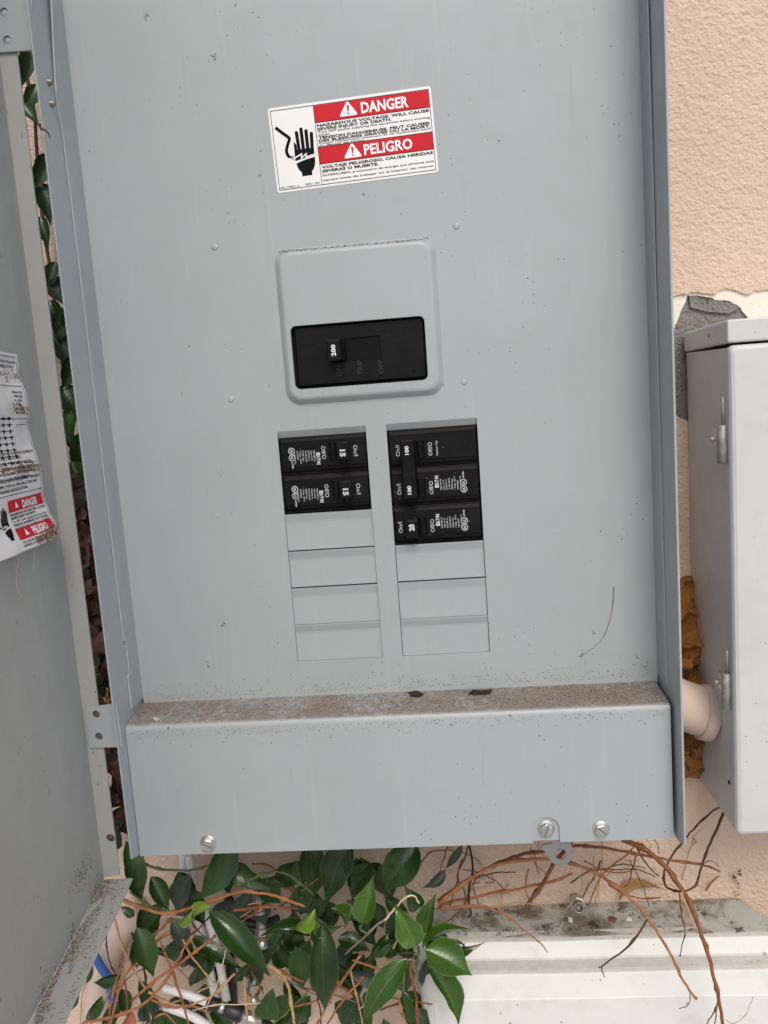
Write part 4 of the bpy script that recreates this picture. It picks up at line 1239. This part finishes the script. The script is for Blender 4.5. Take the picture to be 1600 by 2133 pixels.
vine = empty('leafy_vine', (-60, 60, -420), 'glossy dark green leafy vine growing out below the panel', 'vine')
D_, Mi, Li, Gr, Rd = M['leaf'], M['leaf_mid'], M['leaf_light'], M['leaf_grey'], M['leaf_red']
for lf_ in (
    # base, tip, width px, depth, material, curl, droop, tilt, dy
    ((488, 1752), (414, 1880), 64, 22, D_, .2, .08, .2, -8), ((468, 1792), (573, 1858), 48, 34, D_, .25, .1, -.4, -4), ((640, 1752), (646, 1890), 66, 40, D_, .2, .06, .3, -6),
    ((728, 1750), (676, 1890), 70, 26, D_, .2, .08, -.2, -8), ((752, 1922), (777, 1824), 54, 2, Mi, .35, .1, .3, 4), ((436, 1898), (572, 2038), 60, -2, D_, .25, .14, .15, -6),
    ((398, 1952), (512, 2020), 38, 24, D_, .3, .1, .5, -4), ((523, 2008), (485, 2049), 26, 18, D_, .2, .1, 0, 0), ((646, 1950), (539, 1944), 44, 8, D_, .5, .16, -.5, -6),
    ((656, 1893), (603, 1938), 40, 2, Li, .7, .2, .5, -4), ((672, 1922), (679, 2117), 66, -4, D_, .3, .1, .1, -8), ((615, 1972), (630, 2064), 54, 20, D_, .2, .08, .2, 0),
    ((704, 1955), (772, 1982), 42, 28, D_, .2, .1, .2, 0), ((652, 1908), (718, 1932), 40, 0, Mi, .8, .2, -.7, 0), ((688, 1892), (724, 1930), 34, -4, Mi, .8, .2, .7, 0),
    ((808, 1945), (766, 2004), 42, 10, D_, .4, .1, .4, -4), ((557, 2124), (568, 2060), 56, 6, D_, .15, .06, 0, 0, .03, 'leaf', 1.0), ((850, 1998), (753, 2136), 58, -6, Mi, .3, .1, -.2, -6),
    ((748, 2074), (712, 2146), 56, 26, D_, .25, .1, .2, 0), ((796, 2046), (714, 2024), 36, 30, Gr, .4, .1, .3, 0), ((866, 1752), (800, 1862), 78, 22, D_, .2, .08, .1, -6),
    ((962, 1758), (928, 1814), 22, 34, Gr, .3, .1, .6, 0), ((928, 1812), (878, 1852), 27, 34, Gr, .4, .1, .4, -4), ((866, 1972), (822, 1882), 66, -8, Mi, .25, .06, .1, 4, .1),
    ((887, 1942), (907, 1860), 42, 4, Mi, .4, .1, .5, 0), ((884, 1964), (1014, 1966), 42, 6, D_, .4, .12, -.6, -4), ((880, 1976), (984, 1932), 28, 2, Mi, .9, .12, .6, 0),
    ((886, 1978), (986, 2032), 80, -8, Mi, .3, .14, .2, -6), ((888, 2008), (964, 2146), 56, -4, Mi, .45, .1, .5, -6), ((838, 2064), (862, 2145), 34, 14, D_, .3, .1, .2, 0),
    ((826, 1962), (790, 1990), 38, 8, D_, .3, .1, .3, 0), ((872, 1892), (846, 1850), 42, 20, D_, .3, .1, .2, 0), ((262, 1752), (302, 1884), 56, 20, D_, .25, .08, .4, 0),
    ((314, 1826), (354, 1900), 44, 12, D_, .3, .1, .2, -4), ((397, 1822), (362, 1902), 50, 26, Gr, .25, .1, -.3, 0), ((285, 1932), (322, 2038), 54, 2, D_, .25, .1, .2, -6),
    ((402, 1897), (360, 1918), 28, 0, Li, .8, .2, .6, 0), ((441, 1888), (398, 1917), 34, 0, Li, .6, .2, -.5, 0), ((374, 1958), (343, 1998), 40, 26, D_, .3, .1, .2, 0),
    ((358, 1914), (396, 1977), 42, 14, Gr, .25, .1, .2, 0), ((188, 2003), (177, 2056), 22, 20, D_, .2, .1, .2, 0), ((252, 2030), (193, 2049), 30, 12, D_, .4, .1, .5, 0),
    ((213, 2074), (180, 2133), 34, 10, D_, .3, .1, .3, 0), ((290, 2042), (300, 2138), 38, 14, D_, .3, .1, .4, 0), ((337, 2102), (312, 2146), 30, 8, D_, .3, .1, .2, 0),
    ((280, 1908), (249, 1888), 22, 24, D_, .3, .1, .3, 0), ((276, 2106), (257, 2146), 38, 6, Rd, .5, .15, .3, 0), ((166, 2058), (145, 2112), 26, 22, D_, .3, .1, .2, 0),
    ((790, 1800), (815, 1880), 46, 50, D_, .3, .1, .2, 0), ((700, 2010), (735, 2075), 40, 44, D_, .3, .1, .2, 0), ((770, 1880), (800, 1935), 40, 46, D_, .3, .1, .2, 0),
    ((845, 1900), (800, 1960), 44, 36, D_, .3, .1, -.3, 0), ((380, 1850), (430, 1930), 46, 48, D_, .2, .1, .3, 0), ((560, 1980), (600, 1930), 36, 48, D_, .2, .1, .3, 0),
    ((430, 2000), (395, 2060), 34, 50, D_, .2, .1, .3, 0), ((250, 2060), (270, 2120), 36, 40, D_, .2, .1, .3, 0), ((760, 2100), (800, 2060), 38, 40, D_, .2, .1, .3, 0)):
    leaf(vine, *lf_)


for k in range(80):                                       # random leaves deeper in the plant, added partly to darken what lies behind
    x, yv = random.choice(((250, 560), (560, 960), (560, 960))), random.uniform(1785, 2130)
    x = random.uniform(*x)
    if x > 860 and yv < 1900: continue
    a_ = random.uniform(.6, 2.5); Lr = random.uniform(60, 95)
    leaf(vine, (x, yv), (x + Lr * math.cos(a_), yv + Lr * math.sin(a_)), random.uniform(34, 56), random.uniform(30, 76), random.choice((D_, D_, D_, Gr)), .25, .1, random.uniform(-.4, .4))


def stem(parent, pts, wpx, y, mat, y1=None, name='stem', taper=.35, knobs=True, n=8):
    if not hasattr(y, '__len__'): y = [y + ((y1 if y1 is not None else y) - y) * i / (len(pts) - 1) for i in range(len(pts))]
    path = smooth_path([P(u, v, yy) for (u, v), yy in zip(pts, y)], 6); N = len(path)
    sd = random.uniform(0, 99); rr = []
    path = [p + Vector((noise.noise(p * .07 + Vector((sd, 0, 0))), 0, noise.noise(p * .07 + Vector((0, sd, 0))))) * .9 + Vector((noise.noise(p * .3 + Vector((sd, 3, 0))), 0, noise.noise(p * .3 + Vector((3, sd, 0))))) * .7 for p in path]
    for i, p in enumerate(path):
        r = wpx * (p.y - CAM.y) / FPX * .5 * (1 - taper * i / N)
        if knobs and i % 9 == 5: r *= 1.55
        if knobs and i % 9 in (4, 6): r *= 1.12
        rr.append(max(.15, r))
    mb = MB(); mb.tube(path, rr, n, True, .22, sd)
    return mb.build(name, mat, parent)


G_ = M['stem_green']
for pts, w, y, mt in (
    (((492, 1848), (550, 1820), (600, 1822), (652, 1864)), 6, 16, G_), (((270, 1857), (308, 1887), (348, 1898)), 6, 14, G_), (((296, 1798), (338, 1812), (404, 1812), (440, 1800)), 6, 28, G_),
    (((565, 2136), (600, 2106), (640, 2068)), 6, 12, G_), (((522, 2020), (535, 2045), (549, 2068)), 4, 18, G_), (((802, 1915), (765, 1945), (718, 1988)), 5, 6, M['bark_grey']),
    (((870, 1972), (872, 1990), (868, 2010)), 7, 0, G_), (((757, 1920), (750, 1935), (765, 1945)), 6, 4, G_), (((868, 2002), (848, 2004), (838, 2066)), 4, 4, M['bark_grey']),
    (((800, 1918), (828, 1887), (846, 1869), (862, 1868), (871, 1882)), 5, 4, M['bark_pale']), (((843, 1770), (848, 1800), (842, 1830), (848, 1864)), 4, 26, G_),
    (((878, 1798), (900, 1774), (932, 1771)), 3, 36, M['bark_dark'])):
    stem(vine, pts, w, y, mt)

# ------------------------------------------------------------------ dry stems, lower left
tang = empty('dry_vine_tangle', (-120, 50, -440), 'tangle of orange brown dry vine stems among the leaves, lower left', 'dry vine')
O_, R_, T_, K_ = M['bark_orange'], M['bark_red'], M['bark_tan'], M['bark_dark']
for pts, w, y, mt in (
    (((258, 1875), (300, 1892), (345, 1902), (400, 1890), (455, 1872), (500, 1858), (545, 1860), (600, 1875), (634, 1888)), 8, 10, O_),
    (((310, 1972), (360, 1940), (405, 1915)), 7, 16, O_), (((316, 1952), (357, 1914)), 7, 24, O_), (((485, 1897), (550, 1890), (622, 1892)), 7, 16, R_),
    (((525, 1800), (560, 1803), (580, 1820), (610, 1848), (630, 1874)), 4, 44, R_), (((570, 1842), (610, 1855), (634, 1876)), 5, 40, R_),
    (((172, 2131), (275, 2105), (332, 2060), (362, 2015), (402, 1946)), 7, 0, O_), (((272, 2087), (325, 2040), (390, 1995), (432, 1962), (450, 1950)), 7, 8, O_),
    (((238, 1913), (258, 1980), (303, 2059)), 5, 4, T_), (((277, 2008), (248, 2062), (229, 2138)), 7, -2, O_), (((252, 2014), (235, 2075), (224, 2138)), 6, 2, O_),
    (((342, 1983), (365, 2037), (394, 2138)), 6, 12, O_), (((310, 2066), (350, 2090), (402, 2096)), 6, 4, T_), (((314, 2082), (355, 2100), (400, 2096), (440, 2110)), 5, 2, O_),
    (((178, 2018), (172, 2062), (164, 2136)), 9, 6, M['bark_pale']), (((560, 2010), (585, 2030), (602, 2062), (613, 2138)), 8, -2, T_), (((562, 2012), (600, 2030), (636, 2048)), 5, 2, R_),
    (((490, 2029), (450, 2068), (398, 2094)), 6, 2, T_), (((510, 2036), (512, 2080), (514, 2138)), 6, 8, T_), (((471, 1978), (455, 2040), (428, 2110)), 2.6, 0, M['bark_pale']),
    (((753, 1990), (700, 2062), (660, 2138)), 6, 10, O_), (((757, 2034), (712, 2087), (680, 2138)), 5, 16, O_), (((730, 2023), (745, 2080), (758, 2138)), 5, 20, T_),
    (((787, 2055), (770, 2085), (748, 2102)), 5, 14, T_), (((852, 2003), (858, 2040), (868, 2090), (870, 2138)), 7, 8, R_), (((829, 2073), (838, 2105), (846, 2138)), 5, 4, O_),
    (((800, 2012), (812, 1992), (826, 1960)), 5, 6, T_), (((515, 1885), (545, 1880), (500, 1912)), 3, 20, T_), (((280, 2010), (320, 1990), (355, 2000)), 3, 10, T_),
    (((190, 2133), (215, 2092), (232, 2060)), 4, 14, T_), (((400, 2105), (460, 2092), (545, 2090)), 2.4, 0, M['bark_pale']), (((510, 1915), (550, 1895)), 4, 22, R_), (((675, 2045), (720, 2060), (750, 2080)), 5, 26, R_),
    (((300, 2140), (340, 2112), (372, 2138)), 4, 6, O_), (((620, 2000), (650, 2040), (690, 2090)), 3, 30, K_), (((395, 1900), (410, 1935), (440, 1960)), 4, 30, R_)):
    stem(tang, pts, w, y, mt, taper=.2)

for k in range(15):
    u, v = random.uniform(190, 520), random.uniform(1935, 2125); a_ = random.choice((random.uniform(-.9, -.3), random.uniform(.9, 1.9))); Lr = random.uniform(60, 150); bw = random.uniform(-18, 18)
    q = [(u + Lr * t * math.cos(a_) - bw * math.sin(math.pi * t) * math.sin(a_), v + Lr * t * math.sin(a_) + bw * math.sin(math.pi * t) * math.cos(a_)) for t in (0, .33, .66, 1)]
    if min(p[0] for p in q) < 180: continue
    stem(tang, q, random.uniform(2, 6), random.uniform(4, 50), random.choice((O_, O_, T_, R_, K_)), taper=.3)
for k in range(14):
    u, v = random.uniform(560, 860), random.uniform(1850, 2120); a_ = random.uniform(-1.2, 1.8); Lr = random.uniform(50, 120)
    stem(tang, [(u, v), (u + Lr * .5 * math.cos(a_) + 8, v + Lr * .5 * math.sin(a_)), (u + Lr * math.cos(a_), v + Lr * math.sin(a_))], random.uniform(2, 5), random.uniform(14, 60), random.choice((O_, R_, K_, G_)), taper=.3)

# ------------------------------------------------------------------ dry stems, lower right
va = empty('dry_vine', (170, 40, -420), 'thick brown woody stem arching down over the right end of the white box', 'dry vine', 'dry stems by the utility box')
stem(va, ((1296, 1748), (1345, 1770), (1390, 1810), (1420, 1855), (1440, 1885), (1462, 1950), (1480, 2010), (1495, 2070), (1510, 2142)), 11, (60, 50, 40, 30, 22, 8, -2, -8, -12), R_)
stem(va, ((1527, 1645), (1505, 1700), (1475, 1765), (1460, 1810), (1448, 1845), (1425, 1857)), 6, (58, 54, 48, 42, 38, 32), K_, name='twig')
stem(va, ((1425, 1857), (1400, 1855), (1385, 1840), (1390, 1800), (1420, 1755), (1455, 1718), (1490, 1686), (1516, 1680)), 5, (32, 40, 50, 60, 66, 66, 62, 58), K_, name='twig')
stem(va, ((1420, 1858), (1433, 1895), (1447, 1938)), 5, 26, T_, 12, name='twig')
stem(va, ((1415, 1860), (1419, 1900), (1427, 1938), (1420, 1968), (1416, 1992)), 3, 24, K_, 8, name='twig')
stem(va, ((1500, 2076), (1487, 2106), (1470, 2140)), 3.5, -6, R_, name='twig'); stem(va, ((1495, 2085), (1491, 2110), (1489, 2140)), 3.5, -8, R_, name='twig')
stem(va, ((1512, 2124), (1530, 2132), (1548, 2118), (1562, 2095), (1568, 2076)), 1.6, -6, T_, name='twig')
stem(va, ((1527, 1645), (1512, 1646), (1503, 1652)), 4, 58, M['bark_pale'], name='twig', knobs=False); stem(va, ((1515, 1680), (1500, 1674)), 3, 58, M['bark_pale'], name='twig')
vb = empty('dry_vine', (130, 40, -420), 'orange brown stem drooping over the white box with one side twig', 'dry vine', 'dry stems by the utility box')
stem(vb, ((915, 1882), (975, 1835), (1050, 1797), (1140, 1790), (1200, 1800), (1255, 1828), (1310, 1868), (1350, 1912), (1400, 1995), (1430, 2055), (1451, 2082)), 8, (30, 34, 40, 40, 34, 26, 16, 8, -4, -8, -10), O_)
stem(vb, ((1350, 1912), (1310, 1970), (1258, 2010)), 5, (8, 2, 0), K_, name='twig'); stem(vb, ((1258, 2010), (1252, 2018), (1260, 2036)), 3, 0, K_, name='twig'); stem(vb, ((1256, 2013), (1246, 2016)), 3, 0, K_, name='twig')
stem(vb, ((1439, 2062), (1438, 2082), (1432, 2094), (1415, 2100)), 2.2, -8, R_, name='twig')
vc = empty('dry_vine', (120, 50, -380), 'long reddish stem running level behind the metal tab', 'dry vine', 'dry stems by the utility box')
stem(vc, ((912, 1876), (960, 1845), (1010, 1812), (1070, 1786), (1120, 1774), (1200, 1763), (1260, 1767), (1330, 1780), (1400, 1792), (1462, 1801)), 8, 48, R_)
stem(vc, ((1462, 1801), (1485, 1808), (1500, 1817)), 4, 48, K_, name='twig'); stem(vc, ((1465, 1800), (1478, 1793), (1492, 1800), (1496, 1806)), 2, 48, K_, name='twig')
vd = empty('dry_vine', (90, 60, -380), 'dark red stem slanting steeply down to the grey base', 'dry vine', 'dry stems by the utility box')
stem(vd, ((1190, 1755), (1155, 1802), (1130, 1840), (1097, 1888)), 9, 62, R_, taper=0)
ve = empty('dry_vine', (50, 60, -390), 'straight orange stem crossing the peach wall to a frayed end', 'dry vine', 'dry stems by the utility box')
stem(ve, ((915, 1888), (945, 1878), (1020, 1862), (1110, 1846), (1160, 1834), (1192, 1820)), 7, 66, O_)
for du in ((1190, 1812), (1200, 1820), (1196, 1806), (1180, 1806)): stem(ve, ((1140, 1840), (1170, 1828), du), 1.6, 66, T_, name='fibre', knobs=False)
vf = empty('dry_vine', (60, 20, -420), 'red stem curving forward to a sharp pale tip over the white box', 'dry vine', 'dry stems by the utility box')
stem(vf, ((915, 1892), (990, 1888), (1040, 1900), (1090, 1935), (1125, 1965), (1142, 1985)), 6, (34, 28, 18, 8, 0, -4), O_, taper=.7)
vg = empty('dry_vine', (110, 50, -400), 'thin tan stem looping along the back edge of the grey base', 'dry vine', 'dry stems by the utility box')
stem(vg, ((1010, 1892), (1040, 1886), (1080, 1880), (1130, 1888), (1165, 1900), (1195, 1877), (1212, 1848), (1208, 1825)), 3.4, 60, T_, knobs=False)
vh = empty('dry_vine', (45, 60, -380), 'short dark red stem hanging down with a hooked end beside the leaves', 'dry vine', 'dry stems by the utility box')
stem(vh, ((976, 1760), (962, 1800), (952, 1832), (966, 1850), (969, 1880), (950, 1905), (920, 1928)), 4, 56, R_)
stem(vh, ((955, 1832), (945, 1860), (936, 1890)), 3, 60, K_, name='twig'); stem(vh, ((1000, 1888), (985, 1845), (1000, 1838)), 2.6, 70, K_, name='twig')
vi = empty('dry_vine', (150, 75, -390), 'thin dark twigs arching in front of the peach wall below the right screw', 'dry vine', 'dry stems by the utility box')
for pts, w, mt in ((((1190, 1840), (1225, 1815), (1270, 1812), (1320, 1810), (1350, 1818), (1366, 1826)), 3.2, K_), (((1265, 1808), (1290, 1801), (1318, 1803), (1345, 1810)), 3, K_),
                   (((1330, 1752), (1300, 1785), (1255, 1820), (1236, 1862), (1224, 1885)), 4, O_), (((1326, 1780), (1316, 1815), (1310, 1838), (1298, 1850)), 4, R_),
                   (((1325, 1765), (1340, 1790), (1355, 1808), (1372, 1825)), 4, K_), (((1254, 1752), (1254, 1790), (1248, 1840), (1240, 1880)), 3, T_), (((1275, 1775), (1300, 1790), (1325, 1792), (1338, 1782)), 2, T_),
                   (((1362, 1748), (1372, 1765), (1370, 1780)), 2, K_), (((1346, 1750), (1356, 1762), (1350, 1775), (1338, 1778)), 2, T_), (((1420, 1832), (1430, 1792), (1447, 1742), (1460, 1728)), 2.6, T_), (((1442, 1745), (1450, 1752), (1444, 1760)), 2, K_),
                   (((1140, 1790), (1120, 1765), (1128, 1752)), 2, T_), (((1010, 1840), (1030, 1836), (1022, 1820)), 2, K_)):
    stem(vi, pts, w, 76, mt, name='twig', knobs=False, n=6)
for k in range(26):
    u, v = random.uniform(930, 1430), random.uniform(1760, 1870); a_ = random.choice((random.uniform(-.5, .5), random.uniform(1.0, 2.2))); Lr = random.uniform(35, 120); bw = random.uniform(-14, 14)
    q = [(u + Lr * t * math.cos(a_) - bw * math.sin(math.pi * t) * math.sin(a_), v + Lr * t * math.sin(a_) + bw * math.sin(math.pi * t) * math.cos(a_)) for t in (0, .33, .66, 1)]
    if max(p[1] for p in q) > 1895 or max(p[0] for p in q) > 1500: continue
    stem(vi, q, random.uniform(1.6, 4.2), random.uniform(62, 84), random.choice((O_, R_, K_, T_)), name='twig', knobs=k % 2 == 0, n=6)
strand('black_wire', [P(u, v, 50) for u, v in ((977, 1756), (984, 1795), (984, 1820), (977, 1850), (977, 1882), (981, 1900), (979, 1908), (974, 1911))], .9, M['black_cable'],
       'thin black wire hanging down in front of the peach wall', 'wire', taper=False)
for nm, lab_, pts, y, mt in (('dead_leaf', 'folded tan dead leaf lying on the back edge of the grey base', ((1290, 1876), (1388, 1846)), 82, M['bark_tan']),):
    leaf(None, pts[0], pts[1], 30, y, mt, .9, .2, .9, 0, .1, nm)
    o = [x for x in COL.objects if x.name.startswith(nm)][-1]; tag(o, lab_, 'dead leaf')
# cobwebby debris strand on the wall, far right
b = MB()
for k in range(14):
    p = P(1535 + random.gauss(0, 4), 1805 + k * 6.5, 87); b.cur = random.choice((0, 1)); r = random.uniform(1.0, 3.0)
    b.add([p + Vector((random.uniform(-r, r), random.uniform(-2, 0), random.uniform(-r, r))) for _ in range(4)], [(0, 1, 2), (0, 2, 3), (0, 3, 1), (1, 3, 2)])
o = b.build('nest_debris', [M['dirt1'], M['dirt3']]); tag(o, 'string of brown nest debris clinging to the wall at far right', 'debris')
strand('pale_fibre', [P(u, v, 86) for u, v in ((1545, 1880), (1568, 1895), (1585, 1915), (1596, 1940))], .5, M['bark_pale'], 'pale fibre trailing from the nest debris at far right', 'fibre')
stem(vi, ((1470, 1855), (1480, 1840), (1497, 1824)), 5, 82, O_, name='twig')

# leaves behind the door gap
gap = empty('climbing_vine', (-225, 70, 40), 'dark climbing vine seen through the gap between door and panel, plus added unseen leaves', 'vine')
for lf_ in (((62, 100), (40, 190), 34, 60, D_), ((75, 175), (45, 235), 30, 66, D_), ((50, 215), (80, 262), 26, 60, D_), ((98, 318), (72, 400), 40, 58, D_), ((80, 380), (106, 470), 44, 62, D_),
            ((85, 450), (100, 520), 30, 70, D_), ((118, 545), (98, 610), 30, 60, D_), ((108, 575), (140, 640), 42, 64, Gr), ((105, 625), (132, 690), 40, 56, D_), ((145, 640), (118, 720), 44, 58, D_), ((128, 695), (150, 770), 48, 62, Gr),
            ((150, 740), (128, 812), 44, 58, D_), ((132, 800), (165, 880), 52, 62, D_), ((150, 850), (142, 935), 44, 60, D_), ((170, 900), (150, 985), 44, 64, D_), ((150, 960), (182, 1040), 50, 60, D_)):
    leaf(gap, lf_[0], lf_[1], lf_[2], lf_[3], lf_[4], .3, .1, random.uniform(-.4, .4))
for k in range(130):                                      # unseen leaves added behind the open door to keep light out of the gap
    p = Vector((random.uniform(-430, -252), random.uniform(15, 82), random.uniform(-250, 430)))
    a_ = random.uniform(-2.4, -.7); Lr = random.uniform(45, 75); T = p + Vector((math.cos(a_) * Lr, random.uniform(-12, 12), math.sin(a_) * Lr))
    pixel = lambda q: ((ROT.transposed() @ (q - CAM)).x / (ROT.transposed() @ (q - CAM)).y * FPX + 800, 1066.5 - (ROT.transposed() @ (q - CAM)).z / (ROT.transposed() @ (q - CAM)).y * FPX)
    leaf(gap, pixel(p), pixel(T), random.uniform(40, 70), p.y, random.choice((D_, D_, Gr)), .2, .1, random.uniform(-.5, .5), T.y - p.y)
stem(gap, ((40, 100), (70, 230), (85, 420), (110, 600), (135, 780), (150, 900), (175, 1050), (190, 1250), (215, 1420)), 7, 74, K_, taper=0)
stem(gap, ((112, 700), (135, 720), (148, 716)), 4, 66, R_); stem(gap, ((140, 890), (160, 872), (175, 868)), 5, 60, R_, knobs=False); stem(gap, ((160, 1000), (182, 945), (195, 920)), 5, 60, R_)
dk = empty('dead_leaf_litter', (-215, 60, -100), 'dark leaf shapes added as the deep shadow in the gap beside the lower door hinge', 'shade filler')
for k in range(92):  # dark leaf shapes added to stand in for shadow in the gap
    v = 985 + k * 8.2; u = 160 + (v - 1000) * .128 + random.uniform(-24, 30)
    leaf(dk, (u, v), (u + random.uniform(-30, 30), v + random.uniform(30, 60)), random.uniform(34, 60), random.uniform(30, 80), random.choice((K_, K_, M['dirt2'], M['dirt2'], M['bark_dark'])), .5, .2, random.uniform(-.7, .7), 0, .2, 'dead_leaf')
for a, c in (((222, 1432), (225, 1468)), ((228, 1440), (218, 1466)), ((231, 1436), (233, 1466)), ((216, 1452), (224, 1468)), ((232, 1452), (228, 1468))):
    stem(dk, (a, ((a[0] + c[0]) / 2 + random.uniform(-4, 4), (a[1] + c[1]) / 2), c), 4, -28, O_, name='twig', knobs=False)

# ------------------------------------------------------------------ cables and fittings, lower left


def cable(name, pts, wpx, y, mat, label, cat='cable', group=None):
    ys = y if hasattr(y, '__len__') else [y] * len(pts)
    path = smooth_path([P(u, v, yy) for (u, v), yy in zip(pts, ys)], 6)
    mb = MB(); mb.tube(path, [wpx * (p.y - CAM.y) / FPX * .5 for p in path], 14)
    return tag(mb.build(name, mat), label, cat, group)


WC, BC = M['white_cable'], M['black_cable']
cable('white_cable', ((395, 1780), (404, 1850), (416, 1930), (430, 1990), (445, 2060), (456, 2140)), 20, 62, WC, 'white cable running down behind the leaves, left of its twin')
cable('white_cable', ((425, 1880), (446, 1955), (462, 2030), (474, 2090), (482, 2140)), 19, 58, WC, 'white cable running down behind the leaves, right of its twin')
cable('white_cable', ((340, 2058), (370, 2066), (402, 2076), (436, 2090)), 19, 30, WC, 'short white cable ending in the black and silver connector')
cable('white_cable', ((318, 2088), (355, 2100), (402, 2118), (440, 2142)), 20, 36, WC, 'white cable crossing at the bottom edge under the dry stems')
cable('white_conduit', ((384, 1775), (386, 1800), (388, 1832)), 26, 70, WC, 'stub of white pipe coming down just below the panel edge', 'conduit')
cable('black_cable', ((380, 1990), (410, 2006), (440, 2022), (470, 2050)), 22, 66, BC, 'black cable sloping behind the two white cables')
cable('black_cable', ((478, 1990), (482, 2030), (485, 2080), (484, 2142)), 22, 68, BC, 'black cable hanging straight beside the white cables')
cable('black_cable', ((310, 1978), (345, 1985), (380, 1992), (410, 1996)), 18, 64, BC, 'black cable lying level behind the dark leaf at left')
cable('black_cable', ((322, 2098), (360, 2112), (400, 2134), (420, 2150)), 18, 52, BC, 'black cable at the bottom edge below the white cable')
cable('black_cable', ((475, 1870), (500, 1915), (545, 1925), (580, 1915)), 22, 72, BC, 'black cable loop behind the fitting in the middle of the leaves')
cable('black_cable', ((540, 2128), (575, 2150)), 26, 30, BC, 'black cable leading on from the silver connector at the bottom edge')
cable('blue_cable', ((190, 1975), (202, 2000), (214, 2020), (228, 2042), (232, 2070), (240, 2100)), 20, 54, M['blue_cable'], 'blue cable half hidden behind the door corner')
pp = cable('wall_pipe', ((300, 1895), (262, 1925), (236, 1962), (218, 2010), (205, 2080), (200, 2142)), 64, 80, M['pipe'], 'bent pipe painted wall colour behind the leaves at lower left', 'conduit')
cn = empty('cable_connector', tuple(P(460, 2102, 26)), 'black and silver cable connector at the bottom edge', 'cable connector')
a0, a1 = P(432, 2086, 28), P(545, 2130, 24); ax = (a1 - a0).normalized(); LL = (a1 - a0).length
b = MB(); b.lathe(a0, ax, [(0, 3.4), (1, 4.6), (LL * .20, 5.0), (LL * .22, 4.4)], 18); b.build('strain_relief', BC, cn)
b = MB(); b.lathe(a0 + ax * LL * .22, ax, [(0, 4.0), (LL * .12, 4.0)], 18); b.build('ferrule', M['zinc'], cn)
b = MB(); b.lathe(a0 + ax * LL * .34, ax, [(0, 5.4), (1, 6.0), (LL * .28, 6.2), (LL * .3, 5.6)], 18); b.build('boot', BC, cn)
b = MB(); b.lathe(a0 + ax * LL * .64, ax, [(0, 5.0), (LL * .2, 5.2), (LL * .24, 4.4), (LL * .36, 4.2)], 18); b.build('collar', M['zinc'], cn)
for (u, v, y, lab_) in ((540, 1884, 46, 'small metal cable fitting between the reddish stems'), (546, 1955, 50, 'small metal cable fitting right of the long glossy leaf'), (528, 2072, 44, 'metal cable fitting above the round leaf')):
    t0 = empty('coax_fitting', tuple(P(u, v, y)), lab_, 'cable fitting')
    c = P(u, v, y); ax = (Vector((.15, -.7, -.75))).normalized()
    b = MB(); b.lathe(c - ax * 16, ax, [(0, 4.2), (10, 4.2), (10.4, 5.6), (16, 5.6)], 6, .2, False); b.build('hex_nut', M['dark_steel'], t0, .3)
    b = MB(); b.lathe(c + ax * .2, ax, [(0, 4.4), (7, 4.4), (7.3, 3.4), (6.4, 2.6), (4, 2.4)], 16); b.build('threaded_end', M['zinc'], t0)
